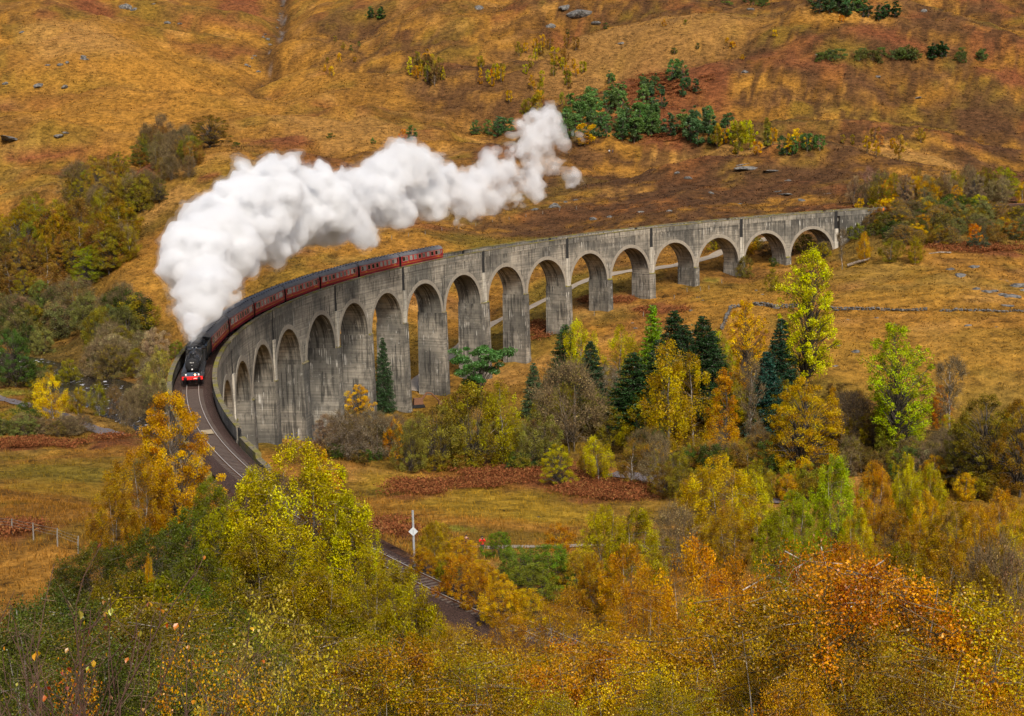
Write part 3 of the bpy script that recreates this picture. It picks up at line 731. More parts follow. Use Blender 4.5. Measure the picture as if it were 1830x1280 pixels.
# end walls: the solid abutment at the far end and the stepped wing walls at the camera end
mb = MB(); wall_strip(mb, PA[0][0]-.105, PA[0][0]-PW[0]/RAD-.001, R_IN-.12, R_OUT+.12, -15, Z_TOP-.02, 8, .75)
wall_strip(mb, PA[0][0]-.105, PA[0][0]-.076, R_IN-.10, R_IN+.35, Z_TOP-.02, .95, 3, .7); wall_strip(mb, PA[0][0]-.105, PA[0][0]-.076, R_OUT-.35, R_OUT+.10, Z_TOP-.02, .95, 3, .7)
vb(mb, 'abutment', M['concrete'], PA[0][0]-.05, RAD, -8)
ae = PA[-1][0]
mb = MB(); wall_strip(mb, ae+.003, ae+.045, R_IN-.3, R_OUT+.3, -14, Z_DECK-.02, 5, .6); vb(mb, 'abutment', M['concrete'], ae+.03, RAD, -8)
for sg, rw in ((1, R_IN), (-1, R_OUT)):
    mb = MB(); wall_strip(mb, ae+.002, ae+.04, rw-.30, rw+.30, Z_DECK, .25, 4, .5); vb(mb, 'wing_wall', M['moss'], ae+.02, rw, 0)
    mb = MB(); wall_strip(mb, ae+.0405, ae+.058, rw-.32, rw+.32, -3.0, -.3, 3, .5)
    vb(mb, 'wing_wall', M['moss'], ae+.03, rw, 0)

# ------------------------------------------------------------------ the railway
track = empty('railway_track', arc(.45, RAD, -.3), 0, 'single railway line on brown ballast curving over the viaduct and down through the trees', 'railway')
def tb(mb, name, mat, a, r=RAD, z=0):
    o = mb.build(name, mat, None, loc=arc(a, r, z)); o.parent = track; o.matrix_parent_inverse = Matrix.Translation(-Vector(track.location)); return o
A_END, A_BEG = .92, _fa
al = np.linspace(A_BEG, A_END, 260)
mb = MB(); prof = [(-2.55, -.62), (-1.75, -.2), (-1.2, -.17), (1.2, -.17), (1.75, -.2), (2.55, -.62)]
for p, q in zip(al[:-1], al[1:]):
    for (r0, z0), (r1, z1) in zip(prof[:-1], prof[1:]):
        mb.quad([arc(p, RAD+r0, z0), arc(q, RAD+r0, z0), arc(q, RAD+r1, z1), arc(p, RAD+r1, z1)])
tb(mb, 'ballast_bed', M['ballast'], .3).data.update()
M['rail_top'] = simple('worn_rail', (.5, .46, .42), .4, .4, .2, 2)
M['rust'] = simple('rusty_steel', (.16, .075, .04), .8, .1, .4, 4)
M['sleeper'] = simple('grey_brown_sleeper', (.105, .08, .064), .85, 0, .45, 2.2)
for s in (-1, 1):
    mb = MB(); r = RAD+s*.7525
    for p, q in zip(al[:-1], al[1:]):
        for (ra, za, rb, zb) in ((-.035, 0.0, .035, 0.0), (-.035, -.14, -.035, 0.0), (.035, 0.0, .035, -.14), (-.075, -.155, -.02, -.135), (.02, -.135, .075, -.155)):
            mb.quad([arc(p, r+ra, za), arc(q, r+ra, za), arc(q, r+rb, zb), arc(p, r+rb, zb)], mat=0 if za == zb else 1)
    tb(mb, 'rail', [M['rail_top'], M['rust']], .3, r, 0)
mb = MB(); mb.box((0, 0, 0), (2.6, .25, .13)); sl_me = None
sp = .66/RAD; a = A_END; k = 0
while a > .187 and k < 290:
    if sl_me is None:
        o = mb.build('sleeper', M['sleeper']); sl_me = o.data
    else: o = obj('sleeper', sl_me)
    o.location = arc(a, RAD, -.205+.004*math.sin(k*1.7)); o.rotation_euler = (0, 0, math.atan2(-math.sin(a), -math.cos(a))+.012*math.sin(k*2.3))
    o.parent = track; o.matrix_parent_inverse = Matrix.Translation(-Vector(track.location)); a -= sp*(1+.05*math.sin(k*.9)); k += 1
mb = MB()
for i in range(60):
    b = PIL[0]-.02+i*.0042-.06
    if b < -.5: c = arc(b, RAD, -.205); mb.box(c, (2.6, .25, .13), math.atan2(-math.sin(b), -math.cos(b)))
o = tb(mb, 'sleeper_run', M['sleeper'], -1.0); o['kind'] = 'stuff'
# timber boards between the rails in front of the engine
mb = MB()
for j in range(5):
    c = arc(.305+j*.0019, RAD, -.02); mb.box(c, (1.25, .36, .05), math.atan2(-math.sin(.305), -math.cos(.305))+.01*j)
tb(mb, 'crossing_boards', simple('pale_boards', (.34, .27, .17), .9, 0, .3, 2), .31)
# far straight track
mb = MB(); t0, t1 = far_track(0), far_track(200); rz = math.atan2(t1[1]-t0[1], t1[0]-t0[0])
mid = (t0+t1)/2
mb.box((mid[0], mid[1], mid[2]-.35), (200, 5.2, .4), rz); tb(mb, 'ballast_bed', M['ballast'], -1.2)
nx, ny = -math.sin(rz), math.cos(rz)
for s in (-1, 1):
    mb = MB(); mb.box((mid[0]+nx*s*.75, mid[1]+ny*s*.75, mid[2]-.07), (200, .07, .15), rz); tb(mb, 'rail', M['rust'], -1.2)
# ------------------------------------------------------------------ trees: prototypes
def leaf_quads(C, size, g, asp=.62, updir=None):
    n = len(C); N = g.normal(size=(n, 3))
    if updir is not None: N += np.array([0, 0, updir])
    N /= np.linalg.norm(N, axis=1)[:, None]
    T = np.cross(N, g.normal(size=(n, 3))); T /= np.linalg.norm(T, axis=1)[:, None]; B = np.cross(N, T)
    s = (size*(.65+.7*g.random(n)))[:, None]
    V = np.stack([C-T*s*.5, C+B*s*.5*asp+N*s*.06, C+T*s*.5, C-B*s*.5*asp+N*s*.06], 1)
    return V.reshape(-1, 3), np.arange(4*n).reshape(n, 4)
def ribbons(P, D, w, g):
    """thin twigs from P along D"""
    n = len(P); S = np.cross(D, g.normal(size=(n, 3))); S /= np.linalg.norm(S, axis=1)[:, None]+1e-9
    w = np.broadcast_to(w, (n,))[:, None]
    V = np.stack([P-S*w*.5, P+S*w*.5, P+D+S*w*.2, P+D-S*w*.2], 1)
    return V.reshape(-1, 3), np.arange(4*n).reshape(n, 4)
PROF = {
    'oval': lambda t: np.sin(np.pi*np.clip(t*.92+.06, 0, 1))**.7,
    'dome': lambda t: np.sqrt(np.clip(1-(np.clip(t, 0, 1)*1.02-.12)**2/.82, 0, 1))*np.where(t < .12, .75+2*t, 1),
    'cone': lambda t: np.clip(1.02-t, 0, 1)**.75*np.where(t < .08, .7+3*t, 1),
    'spire': lambda t: np.clip(1.05-t, 0, 1)**.55*np.where(t < .2, .55+2.2*t, 1),
    'tall': lambda t: (.35+.65*np.sin(np.pi*np.clip(t*.8+.12, 0, 1)))*np.clip((1.03-t)*3.2, 0, 1)**.7,
    'vase': lambda t: np.clip(.25+.9*t, 0, 1)*np.clip((1.04-t)*3.5, 0, 1)**.6,
}
PROTO = {}
def gen_tree(key, seed, H, W, n_cl, n_lf, leaf, prof='oval', cb=.12, r_cl=.12, flat=.8, droop=0.0, trunk_r=.02, stems=1, inner=.35, twigs=0, tw_len=.6, tw_w=.02,
             bark='bark', mat='leaf', lobes=.45, asp=.62, gap=0.0, limb_sides=5, lean=.04, one=False, limb_r=1.0, pale=1.0):
    g = np.random.default_rng(seed); pf = PROF[prof]
    t = []
    while len(t) < n_cl:
        q = g.random(); 
        if g.random() < pf(q)+.12: t.append(q)
    t = np.array(t); ang = g.random(n_cl)*2*math.pi
    lob = 1+lobes*2*(fbm(np.cos(ang)*1.3+seed*3.1+t*2.2, np.sin(ang)*1.3+t*2.2, 2, seed)-.5)
    rho = (inner+(1-inner)*np.sqrt(g.random(n_cl)))*pf(t)*lob
    rho = np.minimum(rho, 1.08)
    lx, ly = g.normal(size=2)*lean*H
    z = (cb+(1-cb)*t)*H*(1-.03)+.0
    C = np.stack([rho*np.cos(ang)*W/2*.9+lx*(z/H), rho*np.sin(ang)*W/2*.9+ly*(z/H), z], 1)
    if gap: keep = fbm(C[:, 0]/W*3+seed, C[:, 2]/H*4, 2, seed+5)+.3*g.random(n_cl) > gap; C = C[keep]; rho = rho[keep]
    mb = MB()
    # trunk(s)
    tops = []
    for k in range(stems):
        a = 2*math.pi*k/max(stems, 1)+g.random()*1.0; sp_ = (0 if stems == 1 else W*.22*(.6+.6*g.random()))
        top = np.array([lx+sp_*math.cos(a), ly+sp_*math.sin(a), H*(.9 if stems == 1 else .78+.15*g.random())])
        base = np.array([math.cos(a)*.05*W*(stems > 1), math.sin(a)*.05*W*(stems > 1), -.5])
        q = np.linspace(0, 1, 8); wob = g.normal(size=(8, 3))*[.012*H, .012*H, 0]*np.sin(q*np.pi)[:, None]
        path = base+(top-base)*q[:, None]**np.array([1.5 if stems > 1 else 1.0, 1.5 if stems > 1 else 1.0, 1.0])+wob
        rr = trunk_r*H*(1-.88*q)/(1 if stems == 1 else 1.45); mb.tube(path, rr, 7); tops.append((path, rr))
    for c in C:
        path, rr = tops[g.integers(len(tops))]
        hz = max(.08*H, c[2]-abs(math.hypot(c[0], c[1]))*(.75+.5*g.random())-.05*H) if not droop else max(.08*H, c[2]-.12*H*g.random())
        i = np.clip(np.searchsorted(path[:, 2], hz), 1, 7); f = (hz-path[i-1, 2])/(path[i, 2]-path[i-1, 2]+1e-6); f = min(max(f, 0), 1)
        b = path[i-1]*(1-f)+path[i]*f; r = (rr[i-1]*(1-f)+rr[i]*f)*.42*limb_r
        L = np.linalg.norm(c-b); m = b*.45+c*.55+np.array([g.normal()*.06*L, g.normal()*.06*L, .16*L])
        m1 = b*.75+c*.25+np.array([g.normal()*.04*L, g.normal()*.04*L, .05*L])
        lm_i = 0 if g.random() < pale else 1
        mb.tube([b, m1, m, c], [min(r, .03*L+.01), min(r, .03*L+.01)*.8, min(r, .03*L+.01)*.5, .006*H*.35], 4 if limb_sides < 5 else 5, cap=False, mat=lm_i)
    tv, tf = np.array(mb.v), None
    TV = [np.array(mb.v)]; TF = [np.array([f for f in mb.f if len(f) == 4])]; nb = len(mb.v); TM = [np.array([m_ for f, m_ in zip(mb.f, mb.m) if len(f) == 4])]
    if twigs:
        ci = g.integers(len(C), size=twigs); out = C[ci]-np.array([lx*.5, ly*.5, H*.35]); out /= np.linalg.norm(out, axis=1)[:, None]
        D = (out*.7+g.normal(size=(twigs, 3))*.55); D /= np.linalg.norm(D, axis=1)[:, None]; D *= (tw_len*(.4+.9*g.random(twigs)))[:, None]
        D[:, 2] += .15*tw_len*(1 if not droop else -1.5)
        v, f = ribbons(C[ci]+g.normal(size=(twigs, 3))*r_cl*W*.35, D, tw_w*(.5+g.random(twigs)), g)
        TV.append(v); TF.append(f+nb); TM.append(np.ones(len(f)))
    # leaves
    ci = g.integers(len(C), size=n_lf); wgt = .6+.8*g.random(len(C))
    off = g.normal(size=(n_lf, 3)); off /= (np.linalg.norm(off, axis=1)[:, None]+1e-6); off *= (g.random(n_lf)**.45)[:, None]*1.5
    P = C[ci]+off*np.array([1, 1, flat])*(r_cl*W*wgt[ci])[:, None]*.62
    if droop: P[:, 2] -= g.exponential(size=n_lf)*droop*H; P[:, 2] = np.maximum(P[:, 2], .04*H)
    kz = P[:, 2] > .02*H; P = P[kz]; ci = ci[kz]
    lv, lf = leaf_quads(P, leaf, g, asp)
    la = np.repeat(np.clip(.42*g.random(len(P))+.58*g.random(len(C))[ci], 0, 1), 1)
    bm = M[bark]; lm = M[mat]
    TVc, TFc, TMc = np.concatenate(TV), np.concatenate(TF), np.concatenate(TM)
    if one:
        V = np.concatenate([TVc, lv]); Fq = np.concatenate([TFc, lf+len(TVc)])
        me = np_mesh(key, V, Fq, [bm, lm], {'leaf': ('FACE', np.concatenate([np.full(len(TFc), .5), la]))}, np.concatenate([np.zeros(len(TFc)), np.ones(len(lf))]))
        PROTO.setdefault(key, []).append((None, me, H, W))
    else:
        PROTO.setdefault(key, []).append((np_mesh('trunk', TVc, TFc, [bm, M['twig']], None, TMc), np_mesh('crown', lv, lf, lm, {'leaf': ('FACE', la)}), H, W))
def gen_conifer(key, seed, H, W, tiers, per, n_lf, leaf, bark='bark', one=False, up=.1, ragged=.3, power=.85, base=.05):
    g = np.random.default_rng(seed); mb = MB()
    mb.tube([(0, 0, -.4), (g.normal()*.01*H, 0, H*.5), (0, 0, H*.985)], [.018*H, .012*H, .002*H], 6)
    P = []
    for i in range(tiers):
        t = base+(1-base)*(i+g.random()*.6)/tiers; L0 = W/2*(1.03-t)**power
        for k in range(max(3, int(per*(1.1-t*.7)))):
            a = g.random()*2*math.pi; L = L0*(1-ragged*g.random()); z = t*H
            d = np.array([math.cos(a), math.sin(a), 0]); q = np.linspace(.08, 1, 9)[:, None]
            pts = d*L*q+np.array([0, 0, z])+np.array([0, 0, 1])*(-.42*L*q**1.2+up*3*L*q**4)
            mb.tube([pts[0]*.2+np.array([0, 0, z*.8]), pts[4], pts[8]], [.004*H, .0025*H, .001*H], 3, cap=False)
            P.append((pts, L))
    m = n_lf//len(P)+1; Q = []
    for pts, L in P:
        k = max(3, int(m*(.4+L/(W/2)))); s = g.random(k)**.6*8; i = np.minimum(s.astype(int), 7); f = (s-i)[:, None]
        c = pts[i]*(1-f)+pts[i+1]*f; w = .16*L*(1.15-s/8)[:, None]+leaf*.3
        o = g.normal(size=(k, 3))*w*[1, 1, .35]; o[:, 2] -= abs(g.normal(size=k))*leaf*.5
        Q.append(c+o)
    Q = np.concatenate(Q); lv, lf = leaf_quads(Q, leaf, g, .4, updir=.6); la = g.random(len(Q))
    TVc = np.array(mb.v); TFc = np.array([f for f in mb.f if len(f) == 4])
    if one:
        me = np_mesh(key, np.concatenate([TVc, lv]), np.concatenate([TFc, lf+len(TVc)]), [M[bark], M['needle']], {'leaf': ('FACE', np.concatenate([np.full(len(TFc), .5), la]))}, np.concatenate([np.zeros(len(TFc)), np.ones(len(lf))]))
        PROTO.setdefault(key, []).append((None, me, H, W))
    else:
        PROTO.setdefault(key, []).append((np_mesh('trunk', TVc, TFc, M[bark]), np_mesh('crown', lv, lf, M['needle'], {'leaf': ('FACE', la)}), H, W))
# far trees on the hill (one mesh each, about 10 to 40 pixels)
for s in range(3):
    gen_tree('far_pine', 100+s, 9, 6.4, 34, 2600, .42, 'spire', .06, .12, .7, mat='needle', one=True, asp=.6, trunk_r=.022)
    gen_tree('far_birch', 110+s, 9, 6, 26, 1900, .38, 'oval', .08, .14, 1.1, mat='leaf', one=True, asp=.7, bark='bark_grey', trunk_r=.016)
    gen_tree('far_bush', 120+s, 4, 6, 24, 1300, .3, 'dome', .0, .13, .7, mat='leaf', one=True, asp=.7, stems=3)
# middle distance
for s in range(3):
    gen_tree('birch', 200+s, 12, 8, 105, 16000, .17, 'oval', .06, .09, 1.1, .03, .014, bark='bark_birch', twigs=250, tw_len=1.0, tw_w=.03, lobes=.55, pale=.15)
    gen_tree('willow', 210+s, 9, 10, 130, 16000, .19, 'dome', .0, .08, .9, 0, .014, stems=5, bark='bark', lobes=.55)
    gen_tree('bare', 220+s, 10, 9, 130, 8500, .15, 'dome', .03, .09, .9, 0, .013, stems=4, bark='bark_grey', twigs=3800, tw_len=1.2, tw_w=.04, lobes=.5, inner=.3, pale=.3)
    gen_tree('bush', 230+s, 5, 6, 80, 8000, .16, 'dome', .0, .10, .8, 0, .012, stems=6, lobes=.55)
for s in range(2):
    gen_tree('oak', 240+s, 13, 13, 150, 27000, .17, 'dome', .12, .075, .62, 0, .024, bark='bark', lobes=.5, inner=.42, limb_r=1.3)
    gen_tree('poplar', 250+s, 21, 9.5, 260, 22000, .21, 'tall', .1, .07, 1.1, 0, .012, bark='bark', lobes=.45, inner=.25, gap=.1)
    gen_tree('larch', 260+s, 14, 7.5, 130, 17000, .16, 'spire', .03, .085, .6, .015, .014, bark='bark', lobes=.45, inner=.3)
    gen_conifer('spruce', 270+s, 15, 8.5, 44, 14, 28000, .27, ragged=.35, power=.6)
    gen_conifer('fir', 275+s, 12, 5.4, 38, 13, 20000, .24, ragged=.25, power=.65)
gen_tree('scots_pine', 280, 9, 13, 44, 13000, .26, 'vase', .38, .085, .40, 0, .022, bark='bark', mat='needle', lobes=.5, limb_r=1.2, inner=.15)
gen_tree('bare_tall', 285, 14, 6.5, 60, 700, .18, 'oval', .2, .1, 1.0, 0, .014, bark='bark_birch', twigs=2400, tw_len=1.2, tw_w=.035, pale=.5)
gen_tree('bare_tall', 286, 14, 6.5, 50, 300, .18, 'vase', .3, .1, 1.0, 0, .014, bark='bark_birch', twigs=2000, tw_len=1.3, tw_w=.04, pale=.8)
# nearer trees
for s in range(3):
    gen_tree('near_birch', 300+s, 9, 6.6, 230, 42000, .10, 'oval', .03, .062, 1.15, .022, .012, stems=2, bark='bark_birch', twigs=500, tw_len=.7, tw_w=.014, lobes=.6, inner=.3, pale=.1)
    gen_tree('near_bush', 310+s, 6, 6.8, 240, 30000, .10, 'dome', .0, .062, .9, .008, .010, stems=6, bark='bark', twigs=400, tw_len=.6, tw_w=.012, lobes=.6, inner=.35)
gen_tree('maple', 320, 12, 10.5, 190, 44000, .12, 'oval', .05, .08, .6, .0, .014, stems=1, bark='bark_grey', lobes=.6, inner=.4, asp=.9, twigs=300, tw_len=.9, tw_w=.02)
# closest trees, leaf by leaf
for s in range(2):
    gen_tree('close_birch', 330+s, 8, 6.8, 340, 66000, .046, 'dome', .04, .058, .9, .012, .009, stems=6, bark='bark_birch', mat='leaf_near', twigs=900, tw_len=.5, tw_w=.008, lobes=.6, inner=.2, asp=.75, limb_r=.6, pale=.05)
gen_tree('open_birch', 336, 8, 6.8, 200, 30000, .05, 'dome', .38, .055, .9, .012, .015, stems=7, bark='white_bark', mat='leaf_near', twigs=900, tw_len=.5, tw_w=.008, lobes=.65, inner=.3, asp=.75, limb_r=.9, pale=.45, gap=.12)
gen_tree('sapling', 340, 4.4, 3.4, 120, 7500, .046, 'oval', .03, .07, 1.2, .02, .006, stems=4, bark='twig', mat='leaf_near', twigs=700, tw_len=.3, tw_w=.005, lobes=.6, inner=.15, asp=.75, limb_r=.7)
gen_tree('sapling', 341, 4.4, 3.4, 120, 5800, .044, 'dome', .03, .07, 1.2, .02, .006, stems=5, bark='twig', mat='leaf_near', twigs=1000, tw_len=.35, tw_w=.005, lobes=.6, inner=.15, asp=.75, limb_r=.7)

# ------------------------------------------------------------------ trees: placing
YEL, YG, GLD, ORG = (.46, .27, .008), (.30, .26, .010), (.38, .2, .010), (.42, .14, .009)
OLV, DKG, BRN, BRG = (.17, .135, .015), (.05, .07, .012), (.185, .10, .022), (.20, .27, .010)
GRY, SPR, PINE, RST = (.19, .135, .07), (.016, .038, .010), (.07, .12, .03), (.30, .09, .02)
SAGE, UMB = (.15, .135, .045), (.115, .07, .02)
KNAME = {'far_pine': ('pine_tree', 'tree'), 'far_birch': ('slender_tree', 'tree'), 'far_bush': ('bush', 'bush'), 'birch': ('birch_tree', 'tree'), 'willow': ('willow_tree', 'tree'), 'bare': ('bare_tree', 'tree'),
         'bush': ('bush', 'bush'), 'oak': ('oak_tree', 'tree'), 'poplar': ('poplar_tree', 'tree'), 'larch': ('larch_tree', 'tree'), 'spruce': ('spruce_tree', 'tree'), 'fir': ('fir_tree', 'tree'),
         'scots_pine': ('pine_tree', 'tree'), 'bare_tall': ('bare_tree', 'tree'), 'near_birch': ('birch_tree', 'tree'), 'near_bush': ('bush', 'bush'), 'maple': ('maple_tree', 'tree'),
         'close_birch': ('birch_tree', 'tree'), 'open_birch': ('birch_tree', 'tree'), 'sapling': ('birch_sapling', 'sapling')}
trng = np.random.default_rng(11)
TREES = []
def tree(u, vb, vt, w, kind, colr, label, group=None, d=None, var=None, jit=.12):
    if d is None:
        P, d = ground(u, vb); h = (vb-vt)*d/FPX*1.02
    else:
        best = None                                # slide along the line of sight until the height suits the width
        for f in np.linspace(.88, 1.18, 13):
            top = at_d(u, vt, d*f); g0 = float(gh(top[0], top[1])); h = top[2]-g0; asp_ = PROTO[kind][0][2]/PROTO[kind][0][3]
            e = abs(math.log(max(h, .3)/(w*d*f/FPX)/asp_))+abs(f-1)*.25
            if best is None or e < best[0]: best = (e, d*f, (top[0], top[1], g0), h)
        d, P, h = best[1], np.array(best[2]), max(best[3], 1.0)
    wm = w*d/FPX
    if vb is None: wm = max(wm, h*PROTO[kind][0][3]/PROTO[kind][0][2]*.62)
    prs = PROTO[kind]; tr, cr, H0, W0 = prs[int(trng.integers(len(prs))) if var is None else var % len(prs)]
    name, cat = KNAME[kind]; j = 1+jit*trng.normal(size=3)*.6
    if group is None: j = 1+(j-1)*.35
    c = tuple(float(np.clip(q*jj*1.18, .003, .8)) for q, jj in zip(colr, j*(1+(.12 if group else .05)*trng.normal())))+(1.0,)
    rz = float(trng.random()*6.283)
    if tr is None:
        o = obj(name, cr); o.location = P; o.color = c
    else:
        o = empty(name, P); t = obj('trunk', tr, o); k = obj('crown', cr, o); k.color = c; t.color = c
    o.rotation_euler = (0, 0, rz); o.scale = (wm/W0, wm/W0, h/H0)
    tag(o, label, cat, group); TREES.append((u, vt, w, o, d)); return o
import re
def cname(c):
    r, g, b = c[:3]
    if b > r*.45: return 'grey brown'
    if g > r*1.25: return 'dark green' if g < .075 else 'green'
    if g > r*.85: return 'olive green' if r < .2 else 'yellow green'
    if g > r*.6: return 'olive brown' if r < .2 else 'golden'
    if g > r*.45: return 'brown' if r < .2 else 'golden orange'
    return 'orange' if r > .25 else 'russet'
PREP = re.compile(r' (?:in|on|at|along|behind|beside|below|above|scattered|dotted|seen|beneath|by|left|right|packed|before|deep|of|lying|showing|just|high|near|under|against|between|through|over|among|to|small|before|beyond) ')
def fresh_label(label, size, colour, pos):
    m = PREP.search(label); k = m.start() if m else len(label); head, tail = label[:k], label[k:]
    L = f"{size} {colour} {head.split()[-1]}{tail}, {pos}".strip(); L = re.sub(r'  +', ' ', L)
    if len(L.replace(',', '').split()) > 12: L = f"{size} {colour} {head.split()[-1]}{tail}"
    return L.strip()
ORD = ['first', 'second', 'third', 'fourth', 'fifth', 'sixth', 'seventh', 'eighth', 'ninth', 'tenth', 'eleventh', 'twelfth']
def settle_labels():
    """things that would still share a label are told apart by their order from the left"""
    D = {}
    for o in list(col.objects):
        if o.parent is None and 'label' in o.keys(): D.setdefault(o['label'], []).append(o)
    for lb, os_ in D.items():
        if 2 <= len(os_) <= 24:
            os_.sort(key=lambda o: to_px(np.array(o.location))[0])
            for i, o in enumerate(os_):
                if len(os_) == 2: s_ = ('left', 'right')[i]+' one of two alike'
                else:
                    k = i if i < (len(os_)+1)//2 else len(os_)-1-i; side = 'left' if i < (len(os_)+1)//2 else 'right'
                    s_ = (ORD[k]+' from the '+side) if k else side+'most'
                words = lb.split()
                o['label'] = ' '.join(words[:16-len(s_.split())])+', '+s_
def scat(n, uv, hpx, ratio, kinds, cols, label, group, soft=.9, seed=0):
    """n plants of one look over an elliptical patch of hillside seen at (u, v, ru, rv)"""
    g = np.random.default_rng(500+seed); u0, v0, ru, rv = uv; L = []
    for i in range(n):
        a = g.random()*2*math.pi; q = math.sqrt(g.random())*soft; L.append((u0+ru*q*math.cos(a), v0+rv*q*math.sin(a)))
    for u, v in sorted(L, key=lambda q: q[1]):
        h = hpx[0]+(hpx[1]-hpx[0])*g.random(); k = kinds[int(g.integers(len(kinds)))]; c = cols[int(g.integers(len(cols)))]
        t = (h-hpx[0])/(hpx[1]-hpx[0]); size = 'small' if t < .33 else ('tall' if t > .67 else '')
        p, q = (u-u0)/ru, (v-v0)/rv; pos = ('upper' if q < -.3 else 'lower' if q > .3 else '')+' '+('left' if p < -.3 else 'right' if p > .3 else 'middle')
        tree(u, v, v-h, h*ratio*(.8+.45*g.random()), k, c, fresh_label(label, size, cname(c), pos.strip()+' part'), group)
HG = 'scattered trees on the far hillside'
# hill: pines
scat(46, (1092, 228, 100, 38), (30, 52), .75, ['far_pine'], [PINE, (.075, .13, .035), (.045, .085, .025)], 'green pine in the dense plantation right of the top of the steam', 'pines in the main hillside plantation', seed=1)
scat(13, (1250, 250, 60, 22), (30, 48), .75, ['far_pine'], [PINE, (.04, .075, .025)], 'dark green pine in the strip below the big plantation', 'pines in the strip below the plantation', seed=2)
scat(9, (1430, 272, 50, 12), (24, 40), .75, ['far_pine', 'far_birch'], [PINE, YEL, (.04, .075, .025)], 'small tree in the cluster at the right end of the plantation strip', 'trees at the end of the plantation strip', seed=3)
scat(16, (1330, 268, 70, 16), (28, 46), .6, ['far_birch', 'far_birch', 'far_pine'], [GLD, YG, OLV, BRN], 'yellowing birch among the pines of the lower strip', 'birches in the lower strip', seed=4)
scat(13, (1195, 168, 55, 34), (22, 42), .7, ['far_pine'], [PINE, (.035, .07, .025)], 'lone dark pine on the rusty slope above the plantation', 'pines on the rusty slope', seed=5)
scat(4, (1125, 158, 60, 30), (20, 28), .75, ['far_pine'], [PINE], 'small round pine on the slope above the left of the plantation', 'small pines above the plantation', seed=6)
scat(22, (1540, 108, 120, 9), (12, 22), 1.4, ['far_bush'], [(.07, .085, .02), (.06, .08, .025)], 'low green scrub bush in the long strip on the upper right slope', 'bushes of the long strip', seed=7)
scat(5, (1675, 106, 30, 5), (24, 32), .9, ['far_pine'], [SPR, (.03, .055, .02)], 'dark pine in the clump on the long strip of scrub', 'dark pines on the strip', seed=8)
scat(6, (1740, 108, 40, 9), (12, 20), 1.2, ['far_bush'], [(.06, .08, .02)], 'low bush at the right end of the scrub strip', 'bushes at the end of the strip', seed=9)
scat(14, (1490, 20, 55, 14), (24, 42), .8, ['far_pine'], [PINE, (.05, .09, .03)], 'pine in the wood at the top edge of the hillside', 'pines at the top edge', seed=10)
scat(7, (1575, 34, 40, 5), (20, 30), .9, ['far_pine'], [SPR, (.03, .06, .02)], 'dark pine of the row right of the top wood', 'dark pines right of the top wood', seed=11)
scat(8, (1340, 8, 50, 6), (10, 16), 1.5, ['far_bush'], [(.07, .09, .02)], 'low scrub near the top edge left of the wood', 'scrub at the top edge', seed=12)
tree(1505, 40, 26, 12, 'far_birch', ORG, 'tiny orange tree in front of the wood on the top edge')
scat(4, (672, 34, 20, 4), (18, 24), .9, ['far_pine'], [SPR, PINE], 'dark pine in the small clump near the top of the left hill', 'pines near the top of the left hill', seed=13)
scat(15, (765, 142, 45, 16), (22, 42), .5, ['far_birch', 'far_birch', 'far_pine'], [GLD, OLV, BRN, YG, UMB], 'slim autumn birch in the copse on the middle of the left hill', 'birches of the left copse', seed=14)
scat(11, (865, 142, 40, 22), (16, 34), .55, ['far_birch'], [GLD, OLV, YG], 'slim yellow tree right of the left copse', 'slim trees right of the copse', seed=15)
tree(882, 142, 121, 11, 'far_birch', ORG, 'slim bright orange tree right of the birch copse on the hill')
scat(26, (975, 120, 85, 55), (18, 36), .55, ['far_birch'], [GLD, OLV, YG, BRN], 'small yellow birch scattered over the slope above the steam', 'birches above the steam', seed=16)
scat(12, (960, 190, 60, 25), (18, 32), .6, ['far_birch', 'far_bush'], [OLV, GLD, BRN], 'olive bush on the slope just above the tip of the steam', 'bushes above the tip of the steam', seed=17)
scat(7, (880, 240, 45, 7), (18, 30), .9, ['far_pine'], [PINE, (.05, .1, .035)], 'green pine in the row left of the tip of the steam', 'pines left of the tip of the steam', seed=18)
tree(1045, 262, 220, 42, 'far_birch', GLD, 'golden birch in front of the plantation right of the steam')
tree(1018, 250, 215, 36, 'far_birch', PINE, 'green tree between the steam and the golden birch')
tree(735, 252, 225, 26, 'far_pine', PINE, 'single pine above the middle of the steam')
tree(722, 252, 232, 16, 'far_birch', ORG, 'small orange tree beside the single pine above the steam')
tree(667, 258, 247, 14, 'far_bush', PINE, 'round green bush on bare slope above the steam')
tree(592, 248, 238, 18, 'far_bush', DKG, 'dark low bush on the slope left of the round green bush')
tree(422, 264, 254, 18, 'far_bush', DKG, 'dark bush right of the big lone oak')
scat(9, (1590, 262, 110, 22), (16, 34), .6, ['far_birch'], [GLD, OLV, STRAW*.8], 'pale yellow birch on the slope right of the plantation', 'pale birches right of the plantation', seed=19)
tree(1608, 288, 243, 26, 'far_birch', (.3, .18, .03), 'tallest pale yellow birch on the slope right of the plantation')
scat(10, (1230, 70, 260, 50), (8, 16), .9, ['far_birch', 'far_bush'], [OLV, GLD, DKG], 'tiny bush dotted over the upper slope', HG, seed=20)
scat(9, (620, 110, 60, 40), (10, 20), .7, ['far_birch', 'far_bush'], [OLV, DKG, GLD], 'tiny tree by the mountain burn', HG, seed=21)
